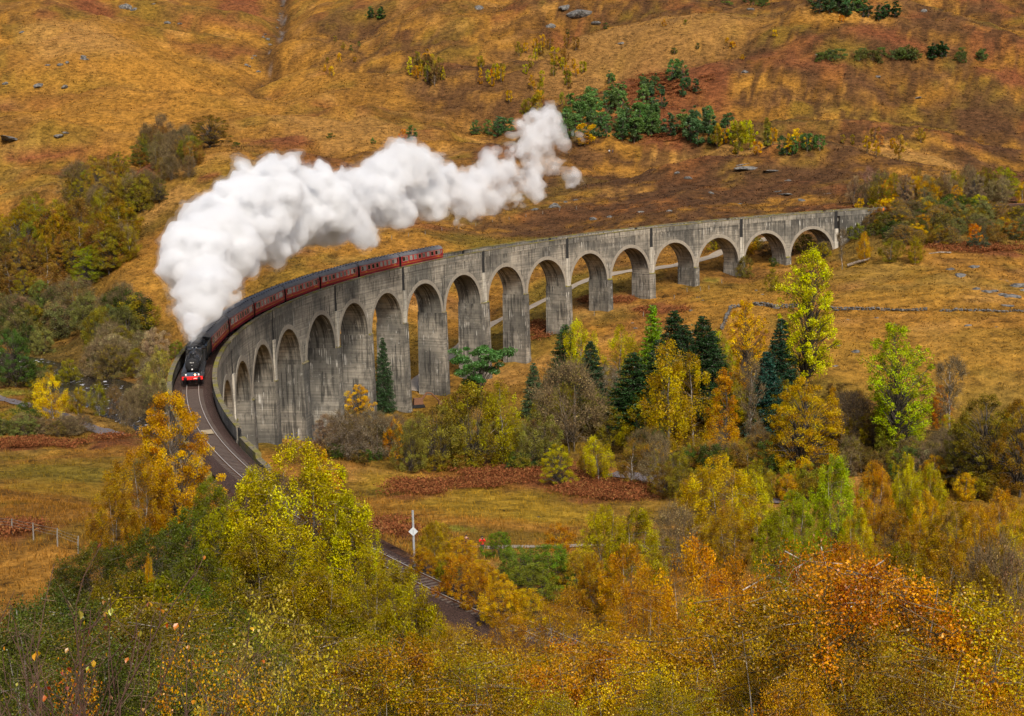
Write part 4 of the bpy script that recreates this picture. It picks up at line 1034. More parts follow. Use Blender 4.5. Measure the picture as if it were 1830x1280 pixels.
# big lone oak and the wooded gully on the left
tree(375, 264, 206, 78, 'oak', (.12, .075, .014), 'big lone bronze oak standing on the open slope above the gully')
tree(330, 275, 232, 50, 'oak', DKG, 'dark green tree next to the big lone oak')
tree(252, 298, 255, 52, 'oak', (.07, .075, .014), 'dark rounded tree at the upper end of the gully wood')
scat(26, (298, 298, 68, 34), (34, 56), .75, ['birch', 'bare', 'birch'], [OLV, BRN, GRY, UMB], 'brown birch in the upper gully below the lone oak', 'trees in the upper gully', seed=22)
scat(36, (200, 362, 95, 42), (44, 70), .85, ['birch', 'bare', 'willow', 'oak'], [(.22, .14, .025), OLV, (.16, .1, .025), GRY], 'brown leafed tree in the middle of the gully wood', 'trees in the middle of the gully', seed=23)
scat(40, (125, 455, 150, 56), (56, 88), .85, ['birch', 'oak', 'willow', 'birch'], [OLV, BRN, (.2, .15, .015), (.17, .12, .014), (.22, .14, .015)], 'olive brown tree in the lower part of the gully wood', 'trees in the lower gully', seed=24)
scat(10, (25, 500, 50, 40), (60, 90), .8, ['birch', 'oak'], [OLV, BRN, UMB], 'dark brown tree at the left edge of the gully wood', 'trees at the left edge of the gully', seed=25)
tree(160, 512, 440, 76, 'oak', (.17, .17, .012), 'bright green rounded tree at the foot of the gully wood')
tree(85, 545, 470, 80, 'birch', BRN, 'large brown birch left of the bright green gully tree')
tree(48, 552, 485, 60, 'oak', OLV, 'olive oak left of the large brown birch')
tree(225, 455, 400, 50, 'bare', GRY, 'grey leafless tree behind the bright green gully tree')
tree(220, 335, 312, 24, 'oak', (.16, .15, .01), 'small yellow green tree among brown trees of the gully')
# along the river on the left
scat(38, (125, 598, 150, 42), (46, 72), 1.05, ['willow', 'bush', 'bare', 'willow'], [SAGE, OLV, DKG, GRY, (.1, .1, .03)], 'grey green willow on the far bank of the river', 'willows on the far bank', seed=26)
scat(16, (225, 660, 75, 30), (46, 70), 1.0, ['bare', 'willow', 'willow'], [SAGE, (.2, .17, .07), (.25, .2, .1), OLV], 'pale grey willow along the river behind the engine', 'pale willows by the river', seed=27)
tree(28, 692, 585, 84, 'oak', (.05, .085, .016), 'tall dark green tree at the left edge above the road')
tree(180, 610, 555, 70, 'willow', (.075, .085, .022), 'dark green rounded willow in the middle of the river trees')
tree(205, 608, 553, 50, 'willow', (.085, .09, .03), 'dark green willow right of the rounded one by the river')
tree(96, 750, 666, 60, 'birch', (.55, .33, .008), 'bright yellow birch by the bend of the road')
tree(62, 735, 680, 40, 'bush', OLV, 'olive bush left of the bright yellow birch')
tree(140, 742, 690, 46, 'birch', (.21, .15, .012), 'olive yellow birch right of the bright yellow one')
tree(178, 745, 682, 42, 'birch', (.16, .14, .012), 'green yellow birch between road bend and river')
tree(235, 765, 700, 44, 'bare', GRY, 'bare grey tree on the near bank of the river')
tree(205, 748, 690, 40, 'bare', BRN, 'bare brown tree on the near river bank')
tree(290, 720, 620, 62, 'willow', (.24, .2, .05), 'pale yellow grey willow just left of the engine')
tree(268, 700, 640, 60, 'bare', (.25, .21, .12), 'pale twiggy willow beside the viaduct parapet')
tree(315, 640, 610, 34, 'bush', (.11, .12, .015), 'green bush left of the steam foot behind the viaduct')
tree(288, 650, 625, 30, 'bush', (.22, .18, .015), 'yellow green bush behind the river willows')
scat(9, (25, 770, 60, 14), (26, 46), 1.5, ['bush', 'bush', 'bare'], [OLV, DKG, SAGE], 'low olive bush below the road at the left edge', 'bushes below the road', seed=28)
scat(7, (110, 775, 50, 8), (24, 36), 1.4, ['bush', 'bare'], [BRN, GRY, OLV], 'brown bush below the yellow birch', 'bushes below the yellow birch', seed=29)
tree(268, 842, 800, 60, 'near_bush', SAGE, 'sage green bush behind the orange maple')
# right end of the viaduct: wood behind the line and shrubs on the bank
scat(44, (1670, 366, 165, 10), (34, 66), .7, ['birch', 'bare', 'birch', 'oak'], [OLV, BRN, GLD, UMB, GRY], 'autumn birch in the belt behind the railway at the right', 'trees behind the railway at the right', seed=30)
tree(1795, 362, 298, 74, 'oak', (.2, .19, .01), 'big yellow green rounded tree behind the railway at the right edge')
tree(1826, 365, 325, 30, 'birch', YEL, 'yellow birch at the right edge behind the railway')
scat(16, (1640, 374, 130, 5), (16, 28), 1.2, ['bush'], [GLD, YG, OLV, YEL], 'yellow low bush beside the railway at the right', 'yellow bushes beside the railway', seed=31)
scat(95, (1690, 412, 165, 36), (18, 36), 1.35, ['bush', 'bush', 'bare'], [OLV, DKG, SAGE, BRN, GLD, (.09, .085, .015)], 'green or brown shrub on the bank below the railway', 'shrubs on the railway bank', seed=32)
tree(1545, 470, 415, 36, 'birch', GLD, 'golden birch with pale trunk near the end of the viaduct')
tree(1505, 482, 412, 24, 'bare_tall', GRY, 'leaning leafless tree at the foot of the last arch')
tree(1590, 470, 425, 50, 'birch', OLV, 'olive birch on the bank right of the golden birch')
tree(1635, 472, 422, 44, 'birch', (.2, .15, .012), 'rounded yellow olive birch on the bank')
tree(1530, 430, 402, 36, 'bush', (.13, .13, .012), 'green bush against the viaduct abutment')
tree(1742, 440, 400, 30, 'bush', ORG, 'orange shrub on the railway bank')
tree(1748, 446, 418, 44, 'bush', (.06, .08, .04), 'blue green shrub at the foot of the bank')
tree(1380, 520, 480, 30, 'bush', OLV, 'small bush under the tall poplar beside the wall')
tree(1330, 497, 458, 34, 'bush', (.14, .11, .02), 'brown green bush in front of a viaduct pier')
tree(1383, 478, 462, 20, 'bush', DKG, 'small dark bush right of the pier bush')
scat(12, (1310, 445, 100, 14), (14, 34), 1.1, ['bush', 'birch'], [OLV, BRN, UMB, GLD], 'bush seen through the far arches', 'bushes beyond the far arches', seed=33)
scat(9, (1430, 455, 60, 12), (20, 36), 1.1, ['bush', 'bare'], [OLV, UMB, BRN], 'dark bush beneath the last arch', 'bushes beneath the last arch', seed=34)
# trees in front of the right half of the viaduct
tree(1440, 700, 434, 124, 'poplar', (.36, .34, .02), 'very tall slender yellow green poplar rising in front of the viaduct', var=0)
tree(1336, 705, 533, 80, 'poplar', (.50, .28, .008), 'slender yellow poplar left of the tall one', var=1)
tree(1168, 720, 546, 80, 'spruce', (.12, .2, .012), 'bright green conifer with feathery top')
tree(1208, 735, 558, 128, 'spruce', SPR, 'dark spruce right of the feathery green conifer')
tree(1225, 740, 582, 118, 'spruce', (.018, .04, .012), 'shorter dark spruce between the two tallest ones')
tree(1275, 745, 594, 108, 'spruce', (.02, .045, .012), 'dark spruce at the right end of the spruce clump')
tree(1180, 760, 610, 120, 'spruce', (.02, .05, .014), 'dark spruce at the foot of the feathery green conifer')
tree(1256, 735, 568, 124, 'spruce', SPR, 'dark spruce behind the big golden birch')
tree(1135, 765, 632, 142, 'spruce', (.022, .048, .012), 'broad dark spruce left of the big golden birch')
tree(1012, 695, 582, 92, 'spruce', (.03, .065, .016), 'dark green spruce nearest to the viaduct piers')
tree(1058, 745, 610, 84, 'spruce', (.025, .05, .02), 'thin dark spruce between two yellow birches')
tree(1396, 710, 570, 84, 'fir', (.015, .042, .018), 'narrow dark fir beside the tall poplar')
tree(1370, 785, 634, 100, 'fir', (.014, .045, .03), 'blue green fir in front of the narrow dark fir')
tree(1042, 700, 568, 72, 'birch', (.3, .27, .012), 'yellow green birch beside the spruce by the piers')
tree(1106, 715, 580, 70, 'birch', (.3, .25, .012), 'yellow green birch standing alone right of the thin spruce')
tree(1290, 680, 590, 54, 'birch', (.3, .29, .015), 'lime green birch behind the spruces')
tree(1240, 800, 632, 104, 'birch', (.28, .185, .012), 'right hand top of the big golden birch pair', var=0)
tree(1196, 810, 608, 120, 'birch', (.30, .195, .012), 'tallest golden birch in the middle of the wood', var=1)
tree(1296, 820, 652, 84, 'larch', (.42, .185, .01), 'orange larch in the middle of the wood')
tree(1342, 800, 640, 52, 'bare_tall', GRY, 'white stemmed leafless tree right of the orange larch', var=0)
tree(1432, 850, 676, 160, 'oak', (.33, .2, .012), 'spreading golden oak with dark forked trunk')
tree(1490, 800, 690, 40, 'larch', (.35, .18, .015), 'golden tree behind the spreading golden oak')
tree(1605, 815, 572, 134, 'poplar', (.27, .295, .012), 'bright lime green tree standing clear in front of the field', var=1)
tree(1585, 790, 720, 90, 'birch', (.33, .22, .012), 'yellow birch below the bright lime tree')
tree(1697, 780, 640, 70, 'bare_tall', (.3, .26, .2), 'bare white tree on the edge of the field', var=1)
tree(1682, 770, 690, 50, 'larch', (.33, .12, .02), 'red orange tree beside the bare white tree')
tree(1768, 880, 705, 150, 'oak', (.13, .095, .012), 'large dark olive oak at the right', var=0)
tree(1822, 890, 710, 110, 'oak', (.17, .1, .012), 'large brown oak at the right edge', var=1)
tree(1725, 880, 745, 80, 'oak', (.12, .10, .015), 'dark olive oak left of the large pair at the right')
tree(1522, 800, 705, 100, 'bare', (.12, .085, .07), 'purple brown leafless thicket right of the golden oak')
tree(1500, 720, 685, 60, 'bush', UMB, 'dark bush behind the leafless thicket')
tree(1022, 805, 655, 150, 'bare', (.22, .15, .07), 'large twiggy brown tree in front of the spruces', var=0)
tree(1082, 740, 655, 70, 'bare', (.3, .27, .2), 'pale lichen covered bare tree beside the thin spruce')
tree(955, 745, 650, 56, 'fir', (.05, .075, .03), 'thin grey green pine with orange twigs in front of the piers')
tree(860, 728, 618, 145, 'scots_pine', (.045, .10, .024), 'flat topped green pine in front of the viaduct piers')
tree(845, 836, 690, 150, 'willow', (.165, .13, .014), 'big olive willow in front of the viaduct', var=0)
tree(782, 838, 722, 120, 'willow', (.14, .12, .022), 'grey olive willow left of the big one', var=1)
tree(900, 838, 678, 86, 'birch', (.25, .2, .012), 'tall yellow olive birch right of the big willow')
tree(735, 842, 752, 70, 'willow', (.15, .125, .025), 'small olive willow left of the willow group')
tree(965, 838, 735, 96, 'willow', (.13, .12, .025), 'green olive bush right of the willow group')
tree(640, 765, 688, 64, 'oak', (.55, .31, .008), 'bright golden yellow maple against the viaduct piers')
tree(618, 818, 735, 84, 'bare', (.17, .14, .11), 'grey leafless bush at the foot of the viaduct', var=1)
tree(668, 820, 735, 90, 'bare', (.19, .155, .11), 'grey brown leafless bush below the golden maple', var=2)
tree(705, 822, 752, 44, 'bush', (.36, .17, .012), 'orange bush between grey bushes and the willows')
tree(688, 738, 604, 52, 'spruce', (.03, .06, .02), 'dark spruce squeezed between two viaduct piers')
tree(1000, 872, 793, 68, 'oak', (.26, .22, .008), 'round yellow green tree at the edge of the bracken')
tree(1070, 862, 778, 66, 'birch', (.33, .26, .010), 'leaning yellow birch right of the round tree')
tree(1045, 850, 790, 40, 'birch', (.25, .15, .02), 'brown birch behind the leaning yellow birch')
tree(1128, 872, 782, 64, 'birch', (.2, .11, .02), 'russet birch left of the path in the wood')
tree(1178, 876, 778, 70, 'bare', (.2, .155, .08), 'bare brown alder by the path in the wood')
tree(1215, 880, 800, 60, 'birch', OLV, 'olive alder beside the bare brown one')
tree(1150, 815, 720, 110, 'willow', (.24, .18, .014), 'yellow olive tree under the golden birches')
tree(1095, 800, 735, 80, 'willow', (.2, .15, .02), 'olive bush left of the golden birches')
scat(34, (1300, 835, 190, 24), (36, 66), 1.0, ['bush', 'birch', 'bare'], [OLV, DKG, BRN, UMB, GLD], 'dark undergrowth tree in the shade of the wood', 'undergrowth trees of the wood', seed=35)
scat(30, (1640, 850, 190, 24), (34, 64), 1.0, ['bush', 'bare', 'birch'], [OLV, UMB, DKG, GRY], 'dark undergrowth bush below the lime green tree', 'undergrowth below the lime tree', seed=36)
scat(13, (860, 838, 160, 8), (18, 34), 1.5, ['bush'], [DKG, OLV, (.05, .09, .03), BRN], 'dark low bush at the back of the bracken', 'low bushes behind the bracken', seed=37)
scat(9, (640, 820, 70, 8), (18, 30), 1.4, ['bush'], [DKG, UMB, (.05, .1, .02)], 'low bush at the foot of the left piers', 'low bushes at the left piers', seed=38)

scat(26, (1180, 760, 260, 40), (50, 80), .85, ['birch', 'willow', 'birch'], [(.2, .17, .014), GLD, (.26, .2, .014), (.2, .15, .014), OLV], 'olive gold tree packed among the wood before the viaduct', 'trees packed in the wood', seed=39)
scat(16, (1600, 790, 220, 36), (44, 74), .85, ['birch', 'willow', 'willow'], [OLV, (.2, .16, .014), BRN, (.2, .14, .014)], 'brown olive tree behind the lime green tree', 'trees behind the lime tree', seed=40)
scat(14, (830, 815, 170, 14), (44, 70), 1.1, ['willow', 'bare', 'willow'], [OLV, SAGE, (.14, .11, .02)], 'olive willow at the foot of the willow group', 'willows at the foot of the group', seed=41)
scat(10, (640, 800, 80, 14), (40, 66), 1.0, ['bare', 'willow'], [GRY, UMB, OLV], 'grey brown bush before the left piers', 'grey bushes before the left piers', seed=42)

scat(30, (1500, 890, 360, 16), (40, 66), .95, ['birch', 'bush', 'birch', 'willow'], [OLV, GLD, (.2, .17, .014), (.16, .12, .014)], 'olive gold bush between the dark wood and the near birches', 'bushes between the wood and the near birches', seed=43)
scat(9, (275, 735, 55, 16), (34, 54), 1.0, ['willow', 'bare'], [SAGE, (.22, .18, .07), OLV], 'pale willow on the near river bank left of the engine', 'willows on the near river bank', seed=44)
scat(10, (60, 690, 80, 12), (30, 50), 1.1, ['willow', 'bush'], [OLV, DKG, SAGE], 'dark green bush beside the river at the left edge', 'bushes beside the river', seed=45)
tree(1600, 790, 690, 120, 'birch', (.27, .27, .012), 'lower leafy part of the lime green tree group')
# ------------------------------------------------------------------ trees on the near slope (placed by distance d, height reaches the ground)
def near(u, vt, w, kind, colr, label, d, group=None, var=None):
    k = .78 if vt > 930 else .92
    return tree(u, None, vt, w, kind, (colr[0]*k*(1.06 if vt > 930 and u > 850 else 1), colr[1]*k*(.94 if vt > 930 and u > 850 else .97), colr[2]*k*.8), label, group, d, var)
near(305, 697, 170, 'maple', (.42, .215, .008), 'orange leafed maple standing beside the near end of the viaduct', 118)
near(245, 800, 130, 'near_birch', (.30, .165, .012), 'orange brown tree left of the orange maple', 116)
near(200, 860, 110, 'near_birch', (.26, .14, .02), 'brown olive tree at the left of the orange maple', 114)
near(370, 850, 90, 'near_bush', (.12, .13, .012), 'dark green bush between the maple and the big yellow green birch', 108)
near(535, 778, 250, 'near_birch', (.33, .285, .008), 'big yellow green birch beside the track at the near end of the viaduct', 92, var=1)
near(455, 828, 130, 'near_birch', (.30, .26, .010), 'yellow green birch close against the left of the big one', 93, var=2)
near(615, 870, 150, 'near_birch', (.30, .265, .010), 'yellow green birch drooping towards the sign on the right', 92, var=0)
near(575, 795, 70, 'near_birch', (.46, .23, .008), 'orange yellow top poking above the big yellow green birch', 97)
near(500, 930, 230, 'near_bush', (.27, .21, .010), 'broad olive yellow bush under the big yellow green birch', 84, var=0)
near(400, 900, 150, 'near_bush', (.2, .18, .012), 'olive bush in front of the maple', 94)
near(330, 905, 170, 'near_bush', (.075, .095, .012), 'dark green bush in front of the orange maple', 98)
near(255, 940, 190, 'near_bush', (.065, .085, .012), 'wide dark green bush below the orange maple', 92)
near(160, 965, 170, 'near_bush', (.085, .09, .014), 'dark olive bush at the left of the slope', 96)
near(105, 1010, 130, 'near_bush', (.07, .08, .016), 'dark thicket near the fence posts', 92)
near(345, 985, 220, 'near_bush', (.095, .105, .012), 'dark green thicket in the middle of the left slope', 78)
near(225, 1010, 190, 'near_bush', (.17, .12, .014), 'brown olive thicket on the left slope', 76)
_q = near(262, 985, 30, 'near_birch', (.5, .26, .008), 'slim orange yellow sapling among dark bushes', 76); _q.scale[0] *= .28; _q.scale[1] *= .28
near(420, 1020, 220, 'near_birch', (.19, .15, .012), 'olive brown tree in the centre of the left slope', 66)
near(560, 1010, 210, 'near_birch', (.24, .18, .010), 'olive gold tree right of centre on the left slope', 74)
near(665, 985, 150, 'near_birch', (.25, .19, .010), 'olive gold birch right beside the lower track', 76)
near(700, 1000, 150, 'near_bush', (.27, .21, .010), 'broad olive gold bush on the near side of the track', 84)
near(745, 1068, 120, 'near_bush', (.25, .18, .012), 'olive gold bush just below the visible track', 72)
tree(905, 1125, 1035, 100, 'near_bush', (.38, .22, .012), 'yellow bush hiding the end of the visible track')
tree(955, 1120, 1050, 110, 'near_bush', (.36, .2, .012), 'gold bush right of the end of the visible track')
tree(890, 1068, 1018, 60, 'near_bush', (.36, .2, .012), 'small gold bush above the end of the visible track')
tree(800, 1035, 985, 70, 'near_bush', (.33, .2, .012), 'gold bush along the upper ballast edge')
near(715, 1045, 120, 'near_bush', (.23, .18, .010), 'olive yellow bush at the lower edge of the track', 66)
near(620, 1080, 240, 'near_birch', (.19, .15, .012), 'dark olive birch below the lower track', 56)
near(540, 1120, 190, 'near_bush', (.13, .12, .012), 'dark olive thicket at the bottom centre', 50)
near(330, 1060, 200, 'near_bush', (.15, .13, .014), 'olive thicket behind the dark young pine', 60)
near(760, 975, 70, 'near_bush', (.36, .2, .012), 'yellow bush at the foot of the railway sign', 117)
near(815, 985, 90, 'near_bush', (.42, .19, .012), 'orange yellow bush right of the railway sign', 117)
near(770, 930, 60, 'near_birch', (.27, .18, .02), 'thin olive birch behind the railway sign', 132)
near(860, 1010, 90, 'near_bush', (.38, .2, .012), 'yellow orange bush above the lower track end', 106)
near(800, 1000, 60, 'near_bush', (.24, .2, .012), 'yellow green bush along the upper side of the track', 118)
tree(897, 1000, 952, 74, 'near_bush', (.10, .15, .012), 'fresh green bush beside the walker in red')
tree(990, 1045, 970, 115, 'near_bush', (.11, .165, .015), 'glossy green rhododendron below the meadow')
tree(925, 1040, 978, 110, 'near_bush', (.11, .155, .02), 'green rhododendron left of the glossy one')
tree(960, 1075, 1010, 140, 'near_bush', (.12, .13, .014), 'dark green bush below the rhododendrons')
tree(1040, 1060, 985, 110, 'near_bush', (.26, .17, .02), 'orange olive bush right of the rhododendrons')
tree(870, 1050, 1000, 90, 'near_bush', (.34, .19, .012), 'yellow orange bush left of the rhododendrons')
tree(820, 1010, 960, 80, 'near_bush', (.36, .2, .012), 'yellow orange shrub between the track and the walkers')
tree(775, 985, 930, 70, 'near_bush', (.25, .17, .02), 'olive shrub just right of the sign pole')
near(1000, 935, 60, 'bush', (.38, .18, .015), 'orange shrub standing in the golden meadow', 185)
near(1080, 900, 110, 'near_birch', (.3, .24, .012), 'yellow green birch at the right end of the meadow', 140, var=0)
near(1135, 905, 130, 'near_birch', (.24, .2, .012), 'olive green birch at the right of the meadow', 138, var=2)
near(1120, 970, 120, 'near_birch', (.46, .24, .010), 'orange yellow birch right of the rhododendrons', 104)
near(1065, 985, 90, 'near_birch', (.34, .2, .02), 'twiggy orange birch in front of the path walkers', 118)
near(1290, 808, 140, 'near_birch', (.38, .26, .010), 'yellow birch with white stem right of the wood path', 150, var=1)
near(1350, 835, 90, 'near_birch', (.36, .29, .012), 'yellow lime birch with pale trunk in the right wood', 165, var=0)
near(1240, 845, 90, 'near_birch', (.30, .18, .014), 'olive gold birch left of the white stemmed one', 165)
near(1490, 810, 110, 'near_birch', (.25, .31, .012), 'tall bright green birch in the middle of the right wood', 150, var=2)
near(1425, 870, 90, 'near_birch', (.19, .22, .012), 'green birch left of the tall bright green one', 140)
near(1568, 818, 76, 'near_birch', (.37, .18, .016), 'orange brown birch right of the tall bright green one', 165)
near(1615, 806, 66, 'near_birch', (.38, .33, .010), 'pale lime birch below the white bare tree', 170)
near(1660, 822, 76, 'near_birch', (.31, .26, .012), 'lime olive birch right of the pale lime one', 165)
near(1650, 872, 80, 'near_birch', (.48, .24, .008), 'golden birch in front of the lime birches', 142)
near(1705, 890, 120, 'near_birch', (.25, .16, .016), 'brown olive birch right of the golden one', 132)
near(1790, 870, 90, 'near_birch', (.44, .22, .010), 'golden orange birch near the right edge', 140)
near(1745, 900, 90, 'near_birch', (.36, .19, .012), 'dull gold birch left of the golden orange one at the edge', 128)
near(1825, 900, 60, 'near_birch', (.35, .25, .012), 'yellow birch touching the right edge', 124)
near(1585, 895, 90, 'near_bush', (.25, .13, .02), 'russet thicket in the middle of the right wood', 135)
near(1530, 905, 90, 'near_birch', (.34, .26, .012), 'yellow birch below the tall bright green one', 128)
near(1385, 905, 100, 'near_birch', (.2, .2, .012), 'dark yellow green birch above the orange canopy', 112)
near(1210, 900, 110, 'bare', (.3, .22, .12), 'grey leafless birch above the orange canopy', 130)
near(1300, 905, 100, 'near_birch', (.26, .16, .02), 'brown olive birch behind the orange canopy', 118)
near(1620, 960, 140, 'near_birch', (.19, .15, .014), 'dark olive birch right of the golden canopy', 98)
near(1690, 950, 140, 'near_birch', (.27, .17, .014), 'gold brown birch in the dark right wood', 100)
near(1780, 960, 130, 'bare', (.3, .2, .11), 'purple brown twiggy birch at the right edge', 92)
near(1745, 1000, 150, 'near_birch', (.2, .14, .02), 'brown twiggy birch behind the near right canopy', 84)
near(1235, 955, 170, 'near_birch', (.5, .25, .008), 'bright orange birch at the top of the near canopy', 64, var=1)
near(1310, 985, 140, 'close_birch', (.44, .2, .010), 'orange gold birch right of the bright orange one', 56)
near(1150, 1010, 170, 'close_birch', (.40, .2, .010), 'gold birch left of the bright orange one', 58)
near(1010, 1040, 190, 'close_birch', (.36, .2, .012), 'yellow brown birch below the rhododendrons', 58)
near(905, 1085, 150, 'close_birch', (.38, .2, .012), 'gold birch at the lower end of the track', 54)
near(1440, 950, 250, 'open_birch', (.44, .2, .010), 'large golden birch with white stems in the near canopy', 42, var=0)
near(1560, 975, 230, 'open_birch', (.42, .2, .012), 'large bronze birch right of the golden one with white stems', 42, var=1)
near(1390, 1040, 260, 'open_birch', (.4, .2, .010), 'golden birch hiding the white stems at their base', 36, var=2)
near(1700, 1060, 240, 'close_birch', (.36, .16, .016), 'brown gold birch at the lower right', 40)
near(1800, 1090, 230, 'close_birch', (.38, .18, .014), 'gold brown birch in the lower right corner', 36)
near(820, 1110, 200, 'close_birch', (.34, .2, .012), 'yellow olive birch at the bottom below the track', 46)
near(740, 1130, 210, 'near_birch', (.29, .18, .014), 'brown olive birch left of the track end', 48)
near(1100, 1080, 260, 'close_birch', (.37, .21, .010), 'wide gold birch in the middle of the bottom', 40)
near(1250, 1090, 250, 'close_birch', (.36, .2, .012), 'gold olive birch below the orange canopy', 36)
near(960, 1150, 260, 'close_birch', (.33, .21, .010), 'olive gold birch at the bottom middle', 34)
near(1540, 1100, 300, 'open_birch', (.39, .2, .012), 'wide bronze birch in the bottom right', 30)
near(660, 1170, 230, 'close_birch', (.24, .18, .012), 'olive birch at the bottom left of centre', 38)
near(1680, 1170, 300, 'close_birch', (.34, .2, .014), 'pale gold birch at the bottom right', 24)
near(800, 1200, 260, 'close_birch', (.26, .2, .012), 'green gold birch at the bottom centre', 28)
near(1190, 1185, 330, 'close_birch', (.23, .2, .016), 'green tinted birch at the bottom right of centre', 22)
near(1000, 1230, 280, 'close_birch', (.26, .22, .016), 'pale green birch at the lowest middle edge', 20)
near(1420, 1180, 300, 'close_birch', (.35, .19, .012), 'golden birch at the bottom edge', 23)
# closest saplings on the left with leaves that show one by one
near(470, 1035, 300, 'sapling', (.33, .26, .05), 'young birch with separate pale and yellow leaves at the bottom left', 15, var=0)
near(330, 1120, 300, 'sapling', (.44, .2, .02), 'young birch with sparse orange leaves in the lower left corner', 12, var=1)
near(560, 1130, 260, 'sapling', (.36, .24, .03), 'low young birch right of the pale leaved one', 13, var=0)
near(430, 1180, 300, 'sapling', (.42, .22, .02), 'low orange flecked sapling at the bottom edge', 9.5, var=1)
near(130, 1180, 260, 'sapling', (.42, .17, .02), 'low russet sapling in the corner', 10, var=1)
near(120, 1075, 90, 'fir', (.03, .085, .03), 'dark green young pine behind bare twigs at the lower left', 42, var=0)
# undergrowth that fills the near slope under an envelope which keeps the railway, meadow and fences in view
ENV = np.array([(-60, 1040), (60, 1035), (150, 985), (300, 950), (400, 930), (520, 880), (600, 900), (640, 1000), (700, 1030), (745, 1085), (800, 1110), (870, 1125), (890, 1060), (980, 1040), (1080, 1010), (1180, 985), (1300, 960),
                (1400, 930), (1500, 920), (1600, 930), (1700, 930), (1830, 930), (1900, 930)], float)
FILL = [('near_bush', (.065, .08, .012), 'dark green bush on the near left slope', -60, 400), ('near_bush', (.1, .105, .012), 'dark olive bush on the near left slope', -60, 440), ('near_birch', (.085, .09, .012), 'dark birch in the near left thicket', -60, 460), ('near_bush', (.2, .15, .012), 'olive bush on the near left slope', 100, 520),
        ('near_birch', (.24, .16, .012), 'olive birch in the lower left thicket', 300, 640), ('near_birch', (.30, .2, .012), 'gold olive birch in the lower middle thicket', 480, 1000),
        ('near_birch', (.37, .22, .012), 'golden birch in the near canopy', 850, 1900), ('near_birch', (.40, .22, .012), 'orange gold birch in the right canopy', 1000, 1900),
        ('near_birch', (.26, .18, .016), 'brown olive birch in the right canopy', 1300, 1900)]
fg = np.random.default_rng(77); cnt = 0; tries = 0
while cnt < 150 and tries < 20000:
    tries += 1
    u = fg.uniform(-40, 1870); d = math.exp(fg.uniform(math.log(22), math.log(112))); ve = np.interp(u, ENV[:, 0], ENV[:, 1]); v = ve+15+(1300-ve)*fg.random()**1.1
    top = at_d(u, v, d); h = top[2]-float(gh(top[0], top[1]))
    if not 2.2 < h < 8.5: continue
    a_ = math.atan2(-(top[1]-CY), -(top[0]-CX)); rr_ = abs(math.hypot(top[0]-CX, top[1]-CY)-RAD)
    if rr_ < 5.5: continue
    w = h*fg.uniform(.7, 1.05)*FPX/d
    for q in (-.4, -.2, 0, .2, .4):
        if v < np.interp(u+q*w, ENV[:, 0], ENV[:, 1])-5: break
    else:
        opt = [f for f in FILL if f[3] <= u <= f[4]]; k, c, lb, _, _ = opt[int(fg.integers(len(opt)))]
        size = 'small' if h < 4 else 'tall' if h > 6.2 else ''; vv = 'high' if v < ve+90 else 'low' if v > 1150 else 'halfway'
        c = tuple(q*fg.uniform(.8, 1.2) for q in c); k = 'close_birch' if d < 52 and k != 'sapling' else k; near(u, v, w, k, c, f"{size} {cname(c)} {re.sub(r'^.*?(?=(bush|birch) )', '', lb)}, {vv} on the slope".strip(), d, 'undergrowth: '+lb); cnt += 1
